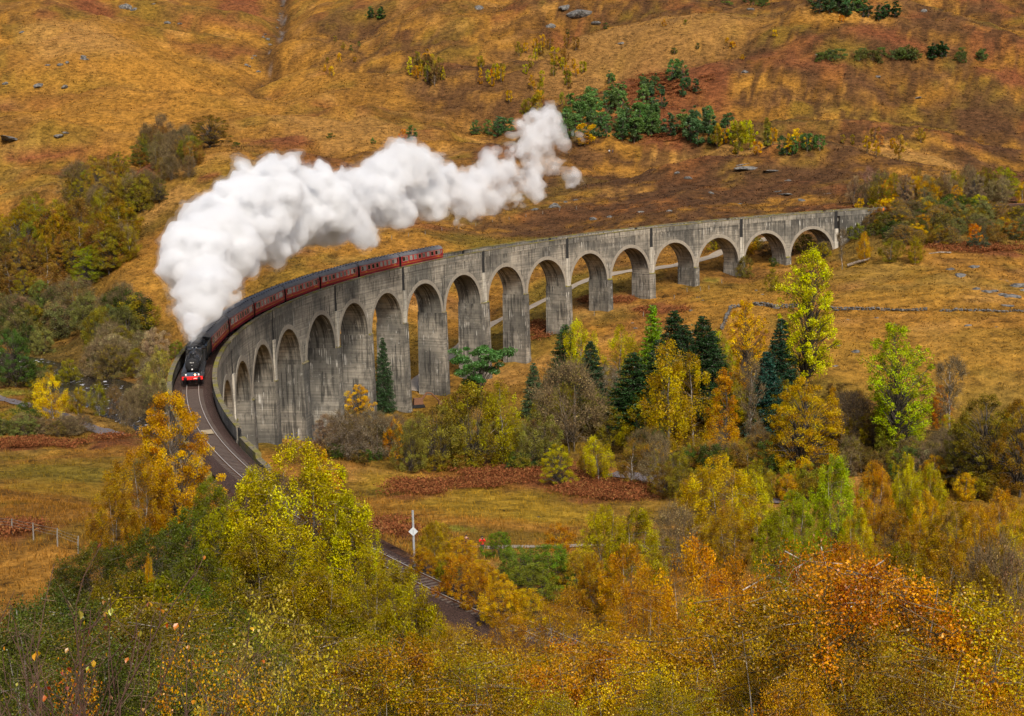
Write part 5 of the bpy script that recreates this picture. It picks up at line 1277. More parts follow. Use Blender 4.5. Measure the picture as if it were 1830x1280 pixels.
# a sprig of autumn twigs right in front of the camera, each large leaf its own piece
M['red_twig'] = simple('red_brown_twig', (.085, .045, .03), .7, 0, .4, 20)
lm_ = tinted('autumn_leaf', translucent=.3, var=.3, hue=.05, gloss=.04, leaf=False)
def leaf_mesh(nm, L, W):
    V = [(0, 0, 0), (L*.35, W*.5, .1*W), (L*.35, 0, -.05*W), (L*.35, -W*.5, .1*W), (L*.7, W*.36, .06*W), (L*.7, 0, -.1*W), (L*.7, -W*.36, .06*W), (L, 0, -.25*W)]
    F = [(0, 2, 1), (0, 3, 2), (1, 2, 5, 4), (2, 3, 6, 5), (4, 5, 7), (5, 6, 7)]
    me = bpy.data.meshes.new(nm); me.from_pydata(V, [], F); me.materials.append(lm_); return me
LEAF_ME = [leaf_mesh('leaf', .042, .032), leaf_mesh('leaf', .032, .022)]
def twigs(u0, v0, d, n, spread, nl, label, seed, cols):
    g = np.random.default_rng(seed); b = at_d(u0, v0, d); b[2] = float(gh(b[0], b[1])); root = empty('twiggy_shrub', b, 0, label, 'shrub'); mb = MB(); tips = []
    for i in range(n):
        tgt = at_d(u0+spread*1.5*g.uniform(-1, 1), v0-g.uniform(20, 310)*(.35+.65*g.random()), d*g.uniform(.9, 1.1))-b
        s = np.array([g.normal()*.12, g.normal()*.12, -.1]); q = np.linspace(0, 1, 9)[:, None]
        mid = s*.4+tgt*.45+np.array([g.normal()*.2, g.normal()*.1, .15*abs(tgt[2])])
        pts = s*(1-q)**2+2*q*(1-q)*mid+tgt*q**2+g.normal(size=(9, 3))*.035*np.sin(q*3.1)
        mb.tube(pts, np.linspace(.0085, .0022, 9)*g.uniform(.7, 1.3), 5, cap=False)
        for k in range(5):
            j = int(g.integers(3, 9)); L = g.uniform(.12, .4); dd = (pts[j]-pts[j-1])/np.linalg.norm(pts[j]-pts[j-1])+g.normal(size=3)*.55
            e = pts[j]+dd*L*.6+np.array([0, 0, .05]); mb.tube([pts[j], (pts[j]+e)/2+g.normal(size=3)*.02, e], [.0035, .0026, .0014], 4, cap=False); tips.append(e); tips.append((pts[j]+e)/2)
    mb.build('stem', M['red_twig'], root)
    for i in range(nl):
        e = tips[int(g.integers(len(tips)))]; o = obj('leaf', LEAF_ME[int(g.integers(2))], root); o.location = e
        o.rotation_euler = (g.uniform(-.6, .6), g.uniform(.2, 1.4), g.uniform(0, 6.28)); c = cols[int(g.integers(len(cols)))]; o.color = (*c, 1); s_ = g.uniform(.7, 1.2); o.scale = (s_, s_, s_)
LC = [(.5, .22, .02), (.45, .13, .03), (.5, .3, .03), (.3, .12, .05), (.36, .33, .06)]
twigs(60, 1300, 8.5, 17, 110, 60, 'reddish bare twigs with a few orange leaves in the lower left corner', 5, LC)
twigs(190, 1310, 9.0, 15, 130, 55, 'thin brown twigs with scattered leaves right of the corner ones', 6, LC)
twigs(330, 1330, 10, 10, 120, 45, 'low twigs with orange leaves at the bottom edge', 8, LC)
# ------------------------------------------------------------------ the train
M['maroon'] = simple('maroon_paint', (.33, .017, .022), .38, 0, .18, .7, .5)
M['maroon_dk'] = simple('dark_maroon_paint', (.22, .010, .018), .4, 0, .18, .7, .5)
M['roof_grey'] = simple('sooty_grey_roof', (.15, .15, .158), .75, 0, .35, .8)
M['lining'] = simple('yellow_lining', (.5, .25, .03), .6, 0, .2, 2)
M['black'] = simple('black_paint', (.016, .016, .018), .35, 0, .35, 1.5, .5)
M['soot'] = simple('matt_soot', (.012, .012, .013), .8, 0, .4, 3)
M['steel'] = simple('bright_steel', (.45, .44, .42), .35, .8, .2, 3)
M['red'] = simple('vermilion_paint', (.72, .014, .010), .45, 0, .12, 3, .5)
M['white'] = simple('white_paint', (.78, .77, .74), .5, 0, .08, 3)
M['cream'] = simple('pale_window_frame', (.42, .22, .17), .5, 0, .2, 3)
M['blue_grey'] = simple('blue_grey_paint', (.05, .075, .11), .45, 0, .3, 3)
def glass():
    t = NT('carriage_window'); oi = t.n('ShaderNodeObjectInfo').outputs['Random']
    c = t.mix(t.ramp(oi, .45, .9), (.012, .014, .013), (.3, .31, .29)); t.bsdf(c, .08, spec=.7); return t.m
M['glass'] = glass()
M['people_blur'] = None
def heading(a): return math.atan2(math.cos(a)*-1, math.sin(a)*1)   # direction of travel towards the camera end
def heading(a):
    # derivative of arc() with respect to a: (RAD*sin a, -RAD*cos a)
    return math.atan2(-math.cos(a), math.sin(a))
def frame_at(a): 
    p = arc(a, RAD, 0); return p, heading(a)
LC_, HW = 19.0, 1.37
def coach_section():
    return [(-1.28, .95), (-1.37, 1.5), (-1.37, 2.1), (-1.30, 3.02), (-1.16, 3.32), (-.75, 3.66), (0, 3.80), (.75, 3.66), (1.16, 3.32), (1.30, 3.02), (1.37, 2.1), (1.37, 1.5), (1.28, .95)]
def make_coach():
    root = empty('railway_carriage', (0, 0, 0), 0, 'maroon carriage', 'carriage'); sec = coach_section(); h = LC_/2
    mb = MB()
    for (y0, z0), (y1, z1), i in zip(sec[:-1], sec[1:], range(12)):
        if 3 <= i <= 8: continue
        mb.quad([(-h, y0, z0), (-h, y1, z1), (h, y1, z1), (h, y0, z0)])
    ends = [(y, z) for y, z in sec]
    mb.quad([(-h, -1.28, .95), (h, -1.28, .95), (h, 1.28, .95), (-h, 1.28, .95)]); mb.build('body', M['maroon'], root)
    for x in (-h, h): mb = MB(); mb.add([(x, y, z) for y, z in ends], [tuple(range(len(ends)))[::(1 if x < 0 else -1)]]); mb.build('end_panel', M['black'], root)
    mb = MB()
    rs = [(y*1.02, z+.015) for y, z in sec[3:10]]
    for (y0, z0), (y1, z1) in zip(rs[:-1], rs[1:]): mb.quad([(-h-.05, y0, z0), (-h-.05, y1, z1), (h+.05, y1, z1), (h+.05, y0, z0)])
    for x in (-h-.05, h+.05): mb.add([(x, y, z) for y, z in rs], [tuple(range(len(rs)))[::(1 if x < 0 else -1)]])
    rf = mb.build('roof', M['roof_grey'], root, smooth=False)
    vent = MB(); vent.box((0, 0, 0), (.34, .24, .16), taper=.7); vm = None
    for k in range(12):
        for y in (-.62, .62):
            x = -h+1.3+k*1.55; z = 3.80
            if vm is None: o = vent.build('roof_vent', M['soot'], rf); vm = o.data
            else: o = obj('roof_vent', vm, rf)
            o.location = (x, y, 3.74)
    wm = None
    xs = [-h+.9+1.02]+[-h+3.1+k*1.93 for k in range(8)]+[h-1.15]
    for sy in (-1, 1):
        for x in xs:
            if wm is None:
                mb = MB(); mb.box((0, 0, 0), (1.12, .05, .86)); w = mb.build('window', M['glass'], root); wm = w.data
                mb = MB()
                for dx, dz, sx, sz in ((0, .47, 1.3, .1), (0, -.47, 1.3, .1), (-.6, 0, .1, .86), (.6, 0, .1, .86)): mb.box((dx, 0, dz), (sx, .075, sz))
                fr = mb.build('window_frame', M['cream'], w); fm = fr.data
            else:
                w = obj('window', wm, root); fr = obj('window_frame', fm, w)
            w.location = (x, sy*1.345, 2.42); w.rotation_euler = (sy*.075, 0, 0)
        for x in (-h+.75, h-.75, .0):
            mb = MB(); mb.box((x, sy*1.36, 2.0), (.62 if x else .05, .045, 1.95)); d = mb.build('door', M['maroon_dk'], root)
            if x:
                mb = MB(); mb.box((x, sy*1.37, 2.5), (.42, .06, .7)); mb.build('door_window', M['glass'], d)
        mb = MB(); mb.box((0, sy*1.375, 1.42), (LC_-.2, .03, .07)); mb.build('lining', M['lining'], root)
        mb = MB(); mb.box((0, sy*1.34, 1.14), (LC_-.1, .08, .42)); mb.build('solebar', M['maroon_dk'], root)
        for x in (-7.2, 6.6): mb = MB(); mb.box((x, sy*1.40, 1.6), (.7, .03, .16)); mb.build('number_panel', M['lining'], root)
    for sx in (-1, 1):
        mb = MB(); mb.box((sx*(h+.2), 0, 2.0), (.42, 1.3, 2.3)); mb.build('gangway', M['soot'], root)
        mb = MB(); mb.box((sx*7.1, 0, .62), (3.4, 2.2, .5)); bg_ = mb.build('bogie', M['soot'], root)
        for wx in (-1.3, 1.3):
            mb = MB()
            for y in (-.75, .75): mb.tube([(sx*7.1+wx, y-.07, .46), (sx*7.1+wx, y+.07, .46)], .46, 12)
            mb.tube([(sx*7.1+wx, -.7, .46), (sx*7.1+wx, .7, .46)], .08, 6); mb.build('wheelset', M['soot'], bg_)
    mb = MB(); mb.box((0, 0, .62), (6, 2.1, .5)); mb.build('underframe_box', M['soot'], root)
    return root
CB = [-.498, -.4146, -.3312, -.2478, -.1644, -.081, .0024, .0866]
CLAB = ['maroon carriage at the rear end of the train', 'maroon carriage second from the rear of the train', 'maroon carriage third from the rear of the train', 'maroon carriage in the middle of the train with bare hill above its roof',
        'maroon carriage just ahead of the middle, below the widest steam', 'maroon carriage with its front roof dipping under the steam', 'maroon carriage coupled behind the engine, half hidden by steam']
proto = make_coach()
for i, (a0, a1) in enumerate(zip(CB[:-1], CB[1:])):
    o = proto if i == 0 else copy_tree(proto)
    p, q = Vector(arc(a0, RAD, 0)), Vector(arc(a1, RAD, 0)); m = (p+q)/2; d = q-p
    o.location = m+Vector((0, 0, .02)); o.rotation_euler = (0, math.atan2(-d.z, math.hypot(d.x, d.y)), math.atan2(d.y, d.x)); tag(o, CLAB[i], 'carriage', 'maroon carriages of the train')
# locomotive: x forward, front buffer beam at x = 0
aL = .1815; pL = Vector(arc(aL, RAD, 0)); hd = heading(aL-.028)
loco = empty('steam_locomotive', pL, hd, 'black steam locomotive with red buffer beam heading the train', 'locomotive')
def lt(pts, r, name, mat, n=20, parent=loco, smooth=True):
    mb = MB(); mb.tube(pts, r, n); return mb.build(name, M[mat], parent, smooth)
def lb(c, d, name, mat, parent=loco, taper=1.0, rz=0.0):
    mb = MB(); mb.box(c, d, rz, taper=taper); return mb.build(name, M[mat], parent)
ZB = 2.62
lt([(-3.0, 0, ZB), (-.95, 0, ZB)], .86, 'smokebox', 'soot', 28)
lt([(-9.2, 0, ZB+.06), (-6, 0, ZB+.03), (-3.0, 0, ZB)], [.93, .88, .84], 'boiler', 'black', 28)
for x in (-3.05, -4.6, -6.2, -7.8): lt([(x-.04, 0, ZB+.03), (x+.04, 0, ZB+.03)], .91, 'boiler_band', 'black', 28)
mb = MB(); mb.tube([(-.95, 0, ZB), (-.86, 0, ZB), (-.76, 0, ZB), (-.70, 0, ZB)], [.84, .74, .55, .18], 28); door = mb.build('smokebox_door', M['soot'], loco, True)
lt([(-.97, 0, ZB), (-.90, 0, ZB)], .90, 'smokebox_ring', 'black', 28)
lt([(-.72, 0, ZB), (-.60, 0, ZB)], .05, 'dart_handle', 'steel', 8, door)
for z in (.35, -.35): lb((-.78, .45, ZB+z), (.06, .5, .07), 'hinge_strap', 'black', door)
plate = lb((-.70, 0, ZB+.36), (.03, .62, .17), 'number_plate', 'black', door)
def text_mesh(s, size, mat, parent, loc, rot):
    cu = bpy.data.curves.new('txt', 'FONT'); cu.body = s; cu.size = size; cu.align_x = 'CENTER'; cu.align_y = 'CENTER'; cu.extrude = .004
    t = bpy.data.objects.new('t', cu); col.objects.link(t); dg = bpy.context.evaluated_depsgraph_get(); me = bpy.data.meshes.new_from_object(t.evaluated_get(dg)); bpy.data.objects.remove(t)
    me.materials.clear(); me.materials.append(M[mat]); o = obj('number', me, parent); o.location = loc; o.rotation_euler = rot; return o
text_mesh('45212', .2, 'white', plate, (-.68, 0, ZB+.36), (math.pi/2, 0, math.pi/2))
lb((-.72, 0, ZB-.52), (.03, .16, .16), 'shed_plate', 'white', door)
lt([(-1.7, 0, ZB+.8), (-1.7, 0, ZB+.95), (-1.7, 0, ZB+1.2), (-1.7, 0, ZB+1.26)], [.36, .27, .26, .31], 'chimney', 'soot', 20)
lt([(-5.4, 0, ZB+.8), (-5.4, 0, ZB+1.08), (-5.4, 0, ZB+1.16)], [.42, .36, .15], 'steam_dome', 'black', 20)
mb = MB(); mb.box((-10.4, 0, 2.62), (2.6, 2.0, 2.0), taper=.93); mb.build('firebox', M['black'], loco)
for y in (-.25, .25): lt([(-9.7, y, 3.6), (-9.7, y, 3.9)], .1, 'safety_valve', 'steel', 8)
lb((-12.6, 0, 2.35), (2.0, 2.6, 2.0), 'cab', 'black'); mb = MB()
for k in range(8):
    y0, y1 = -1.35+2.7*k/8, -1.35+2.7*(k+1)/8; z = lambda y: 3.35+.45*math.cos(y/1.35*1.35)
    mb.quad([(-14.2, y0, z(y0)), (-11.4, y0, z(y0)), (-11.4, y1, z(y1)), (-14.2, y1, z(y1))])
mb.build('cab_roof', M['soot'], loco)
for y in (-.85, .85): lb((-11.58, y, 2.95), (.05, .5, .55), 'cab_window', 'glass')
for s in (-1, 1):
    lb((-6.6, s*1.12, 1.62), (10.2, .62, .06), 'running_plate', 'black'); lb((-6.6, s*1.42, 1.56), (10.2, .03, .16), 'running_plate_edge', 'black')
    mb = MB(); P = [(-1.5, s*.82, 1.62), (-.35, s*.82, 1.28), (-.35, s*1.42, 1.28), (-1.5, s*1.42, 1.62)]; mb.quad(P if s > 0 else P[::-1]); mb.quad([(x, y, z-.05) for x, y, z in (P[::-1] if s > 0 else P)]); mb.build('sloping_platform', M['black'], loco)
    mb = MB(); mb.tube([(-3.0, s*1.16, 1.02), (-1.35, s*1.16, 1.10)], .36, 16); cyl = mb.build('cylinder', M['black'], loco, True)
    lt([(-1.36, s*1.16, 1.10), (-1.28, s*1.16, 1.1)], .24, 'cylinder_cover', 'steel', 14, cyl); lt([(-2.9, s*1.16, 1.45), (-1.25, s*1.16, 1.5)], .19, 'valve_chest', 'black', 12, cyl)
    lb((-6.5, s*1.3, .95), (6.5, .08, .14), 'coupling_rod', 'steel'); lb((-4.6, s*1.36, 1.02), (3.4, .07, .12), 'connecting_rod', 'steel')
    for x in (-5.0, -7.3, -9.7):
        mb = MB(); mb.tube([(x, s*.68, .92), (x, s*.82, .92)], .92, 24); w = mb.build('driving_wheel', M['soot'], loco)
        lt([(x, s*.83, .92), (x, s*.86, .92)], .16, 'wheel_hub', 'steel', 10, w)
    for x in (-1.55, -3.4):
        mb = MB(); mb.tube([(x, s*.68, .5), (x, s*.82, .5)], .5, 18); mb.build('bogie_wheel', M['soot'], loco)
    lt([(-8.8, s*.98, 2.95), (-3.1, s*.93, 2.9)], .03, 'handrail', 'steel', 6)
    mb = MB(); mb.tube([(-.08, s*.87, 1.06), (.36, s*.87, 1.06)], [.12, .1], 12); bf = mb.build('buffer', M['soot'], loco, True)
    lt([(.36, s*.87, 1.06), (.43, s*.87, 1.06)], [.235, .22], 'buffer_head', 'soot', 18, bf)
    lt([(-.28, s*.82, 1.30), (-.28, s*.82, 1.58)], [.11, .09], 'lamp', 'white', 10)
    lb((-.4, s*1.3, .75), (.3, .05, 1.0), 'front_step', 'black')
lb((-.06, 0, 1.06), (.10, 2.66, .44), 'buffer_beam', 'red')
lb((-.42, 0, 1.285), (.62, 1.64, .03), 'front_platform', 'blue_grey'); lb((-.62, 0, 1.5), (.10, 1.5, .42), 'front_apron', 'blue_grey')
lt([(0, 0, 1.02), (.22, 0, .98), (.24, 0, .7)], .05, 'coupling_hook', 'soot', 8)
for y in (-.42, .35): lt([(.03, y, .95), (.12, y, .8), (.14, y, .45)], .035, 'brake_hose', 'soot', 8)
lmp = NT('lit_headlamp'); e = lmp.n('ShaderNodeEmission'); e.inputs[0].default_value = (1, .55, .16, 1); e.inputs[1].default_value = 9; lmp.l(e.outputs[0], lmp.out.inputs[0])
l2 = lt([(-.28, .36, 1.30), (-.28, .36, 1.60)], [.13, .11], 'headlamp', 'blue_grey', 12)
mb = MB(); mb.tube([(-.16, .36, 1.46), (-.13, .36, 1.46)], .1, 14); mb.build('lit_lens', lmp.m, l2)
lb((.0, .42, 1.02), (.03, .5, .07), 'beam_number', 'white')
# tender
td = empty('tender', tuple(arc(.113, RAD, 0)), heading(.106), 'black coal tender behind the locomotive under the steam', 'tender')
lb((-3.3, 0, 1.95), (6.6, 2.6, 1.7), 'tank', 'black', td); mb = MB(); mb.box((-2.6, 0, 2.95), (4.0, 2.0, .7), taper=.7); mb.build('coal', M['soot'], td)
for s in (-1, 1):
    lb((-3.3, s*1.32, 2.95), (6.4, .05, .4), 'side_rail', 'black', td)
    for x in (-1.1, -3.3, -5.5):
        mb = MB(); mb.tube([(x, s*.68, .6), (x, s*.82, .6)], .6, 16); mb.build('wheel', M['soot'], td)
lb((-3.3, 0, .95), (6.4, 2.0, .4), 'underframe', 'soot', td)
# ------------------------------------------------------------------ walls, rocks, fences, signs, people
def rock_mesh(seed, sx=1.0, sy=1.0, sz=.6, n=2, mat='rock'):
    import bmesh
    bm = bmesh.new(); bmesh.ops.create_icosphere(bm, subdivisions=n, radius=.5); me = bpy.data.meshes.new('rock')
    for v in bm.verts:
        p = np.array(v.co); q = 1+.75*(float(vnoise3(*(p*2.6+seed*7.7+50), seed))-.5)+.3*(float(vnoise3(*(p*6+seed*3.1+90), seed+1))-.5)
        v.co = Vector((p[0]*q*sx, p[1]*q*sy, p[2]*q*sz))
    bm.to_mesh(me); bm.free(); me.materials.append(M[mat]); return me
ROCKS = [rock_mesh(k, 1, .8+.1*k, .55+.07*k) for k in range(5)]; SLABS = [rock_mesh(20+k, 1.3, .8, .35, 3) for k in range(3)]
rg_ = np.random.default_rng(31)
def rock(u, v, wpx, label, group=None, flat=False, hz=1.0, name='boulder'):
    P, d = ground(u, v); s = wpx*d/FPX; o = obj(name, (SLABS if flat else ROCKS)[int(rg_.integers(3 if flat else 5))])
    o.location = (P[0], P[1], P[2]-.16*s*(1.2 if flat else 1)+.08*s*hz); o.scale = (s, s*rg_.uniform(.7, 1.1), s*hz*rg_.uniform(.5, .8)*(.6 if flat else 1)); o.rotation_euler = (rg_.uniform(-.2, .2), rg_.uniform(-.2, .2), rg_.uniform(0, 6.28))
    return tag(o, label, 'rock', group)
def rocks(pts, label, group, flat=False, hz=1.0):
    for u, v, w in pts: rock(u, v, w, label, group, flat, hz)
rocks(((1350, 297, 60), (1385, 303, 44), (1408, 318, 30), (1325, 292, 34)), 'pale rock slab showing through heather above the right half of the viaduct', 'pale slabs above the viaduct', True)
rocks(((1440, 357, 36), (1405, 348, 28), (1390, 342, 20), (1480, 345, 18)), 'small pale rock slab just above the far end of the viaduct', 'small slabs above the far end', True)
rocks(((1230, 320, 20), (1210, 312, 14), (1195, 378, 22), (1145, 380, 14), (1010, 362, 18), (990, 370, 24), (1030, 358, 16), (955, 375, 16), (1060, 392, 20), (1090, 388, 12), (1320, 365, 12), (1270, 345, 12)), 'small grey rock in the dark heather above the viaduct', 'small rocks above the viaduct')
rocks(((1740, 478, 26), (1720, 492, 36), (1745, 518, 24), (1762, 520, 34), (1790, 528, 26), (1815, 510, 46), (1828, 518, 40), (1808, 530, 34), (1775, 522, 20), (1700, 482, 20)), 'dark wet rock of the outcrop on the right field', 'rocks of the outcrop on the right field', hz=.8)
rocks(((1750, 482, 24), (1800, 500, 40), (1822, 545, 50)), 'smooth pale slab of the outcrop on the right field', 'slabs of the outcrop', True)
rocks(((1566, 569, 12), (1515, 572, 8), (1497, 618, 12), (1528, 630, 18), (1492, 656, 16), (1600, 582, 7), (1780, 585, 8), (1730, 583, 14)), 'small boulder lying in the right hand field', 'boulders in the right field')
rocks(((1135, 588, 9), (1235, 556, 9), (1248, 532, 10), (1352, 520, 8), (1362, 527, 8), (1256, 538, 6), (1130, 578, 6)), 'small stone on the grass in front of the far arches', 'stones before the far arches')
rocks(((150, 107, 18), (150, 103, 12), (70, 152, 28), (115, 157, 18), (108, 118, 14), (40, 60, 12), (225, 12, 26), (240, 18, 16), (275, 8, 10), (300, 43, 14), (320, 45, 10), (120, 115, 14), (85, 118, 12), (10, 152, 12), (105, 243, 20), (118, 240, 14)), 'small grey crag on the left hill', 'crags on the left hill')
rock(22, 246, 56, 'long dark rock face at the left edge of the hill', flat=True, hz=1.2)
rocks(((855, 15, 24), (1040, 22, 50), (1010, 15, 30), (1065, 45, 20), (985, 48, 22), (1110, 80, 14), (1340, 18, 16), (1650, 22, 16), (1567, 138, 14), (1640, 180, 12), (1460, 98, 8), (1330, 130, 14)), 'grey crag high on the right slope', 'crags on the right slope')
rocks(((502, 12, 8), (500, 25, 9), (497, 38, 10), (494, 50, 9), (474, 62, 8), (478, 72, 11), (482, 80, 10), (470, 68, 8), (455, 102, 10), (450, 105, 8), (440, 118, 8), (462, 130, 10), (446, 124, 8)), 'pale stone in the bed of the mountain burn', 'stones of the burn')
rocks(((962, 925, 7), (1162, 760, 8)), 'small pale stone on the short green grass of the meadow', 'pale meadow stones')
# dry stone wall crossing the field
def stone_wall(pix, hgt, label, nlayer=3):
    P = np.array(gxy(pix)); seg = np.hypot(*(P[1:]-P[:-1]).T); s = np.concatenate([[0], np.cumsum(seg)]); V = []; F = []; n = 0
    g = np.random.default_rng(len(pix)*3+1); tv = np.array(ROCKS[0].vertices[0].co)
    base = bpy.data.meshes.new('t'); import bmesh
    bm = bmesh.new(); bmesh.ops.create_icosphere(bm, subdivisions=1, radius=.5); bv = np.array([v.co for v in bm.verts]); bf = np.array([[q.index for q in f.verts] for f in bm.faces]); bm.free()
    q = 0
    while q < s[-1]:
        x, y = np.interp(q, s, P[:, 0]), np.interp(q, s, P[:, 1]); hh = hgt*(.5+.75*vnoise(q/9, 3.3, 5))
        for k in range(nlayer):
            w = g.uniform(.45, .95); c = np.array([x+g.normal()*.15, y+g.normal()*.15, float(gh(x, y))+hh*(k+.4)/nlayer])
            V.append(bv*np.array([w, w*.8, hh/nlayer*1.45])*(1+.25*g.normal(size=(len(bv), 1)))+c); F.append(bf+n); n += len(bv)
        q += .62
    o = obj('dry_stone_wall', np_mesh('dry_stone_wall', np.concatenate(V), np.concatenate(F), M['rock'])); o.location = (0, 0, 0)
    return tag(o, label, 'wall', None, 'thing')
stone_wall(((1290, 590), (1297, 572), (1306, 551), (1340, 549), (1385, 552), (1450, 553)), 1.0, 'ruined dry stone wall running up the field and turning left of the tall poplar')
stone_wall(((1478, 553), (1530, 555), (1590, 556), (1655, 557)), 1.0, 'dry stone wall crossing the field right of the tall poplar')
stone_wall(((1686, 557), (1740, 557), (1800, 558), (1860, 560)), .7, 'low dark stone wall continuing to the right edge of the field', 2)
# timber and wire fence at the left
M['post'] = simple('weathered_post', (.2, .18, .15), .9, 0, .35, 6)
fence = empty('wire_fence', at_d(60, 950, 135), 0, 'old wire fence with leaning timber posts across the left field', 'fence')
tops = []
for u, vb, vt in ((-30, 955, 922), (22, 957, 927), (60, 966, 934), (103, 978, 944), (140, 990, 958)):
    P, d = ground(u, vb); h = (vb-vt)*d/FPX; mb = MB(); mb.tube([(0, 0, -.3), (.03, 0, h*.6), (.05+.04*math.sin(u), .03, h)], [.07, .065, .055], 7)
    o = mb.build('post', M['post'], fence); o.location = Vector(P)-fence.location; tops.append(Vector(P)+Vector((.03, 0, h)))
for f in (.95, .7, .45):
    mb = MB()
    for a, b in zip(tops[:-1], tops[1:]):
        za = Vector((0, 0, -(1-f)*1.1)); m_ = (a+b)/2+za-Vector((0, 0, .05)); mb.tube([a+za-fence.location, m_-fence.location, b+za-fence.location], .012, 4, cap=False)
    mb.build('wire', M['post'], fence)
# post and wire line beyond the viaduct and in the field before it
def post_line(pts, label, hm=1.2):
    P0, _ = ground(*pts[0]); root = empty('post_fence', P0, 0, label, 'fence'); mb = MB(); mb.tube([(0, 0, -.2), (0, 0, hm)], [.09, .07], 6); me = None
    for u, v in pts:
        P, _ = ground(u, v)
        if me is None: o = mb.build('post', M['post'], root); me = o.data
        else: o = obj('post', me, root)
        o.location = P-P0; o.rotation_euler = (rg_.normal()*.06, rg_.normal()*.06, 0)
post_line([(700+k*30, 428-k*5+((k*7) % 3)) for k in range(12)], 'line of thin posts on the slope behind the train')
post_line([(1205, 536), (1228, 522), (1252, 520), (1267, 518), (1290, 508), (1150, 566), (1062, 566)], 'row of short fence posts before the far arches')
# railway signs
M['sign_white'] = simple('sign_white', (.5, .53, .54), .5, 0, .08, 6); M['galv'] = simple('galvanised_post', (.42, .43, .44), .5, .4, .15, 4)
def sign_post(u, vb, vt, d, label, vplate):
    b = at_d(u, vb, d); zg = float(gh(b[0], b[1])); root = empty('railway_sign', (b[0], b[1], zg), 0, label, 'sign'); zt = at_d(u, vt, d)[2]-zg; zp = at_d(u, vplate, d)[2]-zg
    mb = MB(); mb.tube([(0, 0, -.3), (0, 0, zt)], .09, 10); mb.build('pole', M['galv'], root)
    mb = MB(); s = .37; mb.add([(0, -.13, zp-s), (s, -.13, zp), (0, -.13, zp+s), (-s, -.13, zp), (0, -.10, zp-s), (s, -.10, zp), (0, -.10, zp+s), (-s, -.10, zp)], [(0, 1, 2, 3), (7, 6, 5, 4), (0, 4, 5, 1), (1, 5, 6, 2), (2, 6, 7, 3), (3, 7, 4, 0)]); mb.build('diamond_plate', M['sign_white'], root)
    mb = MB(); mb.box((0, -.05, zp), (.24, .12, .06)); mb.build('bracket', M['galv'], root)
    mb = MB(); mb.box((0, -.137, zp), (.05, .006, .34)); mb.build('stroke', simple('faded_grey', (.3, .32, .34), .6), root)
sign_post(740, 990, 910, 122, 'tall grey pole with a white diamond plate beside the lower track', 948)
b, d = ground(1577, 392); root = empty('distant_signal', b, 0, 'small orange and white railway signal at the far end of the viaduct', 'signal')
mb = MB(); mb.tube([(0, 0, -.2), (0, 0, 2.2)], .08, 8); mb.build('pole', M['galv'], root); mb = MB(); mb.box((0, -.1, 2.6), (1.0, .12, .9)); mb.build('orange_plate', simple('orange_paint', (.75, .2, .02), .5), root); mb = MB(); mb.box((0, -.1, 1.5), (.7, .12, .9)); mb.build('white_plate', M['sign_white'], root)
b, d = ground(1757, 378); root = empty('line_sign', b, 0, 'small pale sign beside the railway near the right edge', 'sign')
mb = MB(); mb.tube([(0, 0, -.2), (0, 0, 1.8)], .07, 8); mb.build('pole', M['galv'], root); mb = MB(); mb.add([(-.5, -.1, 1.5), (.5, -.1, 1.5), (0, -.1, 2.7), (-.5, 0, 1.5), (.5, 0, 1.5), (0, 0, 2.7)], [(0, 1, 2), (5, 4, 3), (0, 3, 4, 1), (1, 4, 5, 2), (2, 5, 3, 0)]); mb.build('plate', M['sign_white'], root)
# green hut at the foot of the piers
hp = at_z(703, 738, -29.6); hut = empty('hut', (hp[0], hp[1], float(gh(hp[0], hp[1]))), .55, 'small teal green hut with a pale blue roof between the viaduct piers', 'hut')
M['teal'] = simple('teal_boards', (.03, .16, .12), .7, 0, .3, 1.5); M['hut_roof'] = simple('pale_blue_roofing', (.30, .38, .44), .6, 0, .2, 1)
for k in range(12):
    mb = MB(); mb.box((-2.6+k*.46, -1.6, 1.25), (.44, .05+.015*(k % 2), 2.7)); mb.build('plank', M['teal'], hut)
mb = MB(); mb.box((-.1, 0, 1.25), (5.4, 3.1, 2.6)); mb.build('wall', M['teal'], hut)
mb = MB(); mb.box((0, 0, 0), (6.2, 4.2, .14), M=Matrix.Translation((-.1, -.1, 2.85)) @ Matrix.Rotation(.16, 4, 'X')); mb.build('roof', M['hut_roof'], hut)
# rusty digger arm and scrap below the viaduct
ep, ed = ground(765, 727); dig = empty('excavator', ep, .3, 'rusty old excavator with a folded arm near the pier foot', 'excavator')
mb = MB(); mb.box((-2.3, 0, 1.3), (2.2, 1.8, 1.4), taper=.85); mb.build('body', M['rust'], dig); mb = MB()
for s in (-.8, .8): mb.box((-2.3, s, .35), (3.0, .45, .7), taper=.8)
for s in (-.8, .8):
    mb = MB(); mb.box((-2.3, s, .35), (3.0, .45, .7), taper=.8); mb.build('crawler_track', M['soot'], dig)
mb = MB(); mb.tube([(-1.4, 0, 1.6), (-.2, 0, 3.1), (.8, 0, 2.9)], [.28, .24, .2], 6); mb.build('boom', M['rust'], dig); mb = MB(); mb.tube([(.8, 0, 2.9), (2.6, 0, 1.1)], [.2, .14], 6); mb.build('dipper_arm', M['rust'], dig)
mb = MB(); mb.box((2.8, 0, .6), (.9, .9, .9), taper=.7); mb.build('bucket', M['rust'], dig)
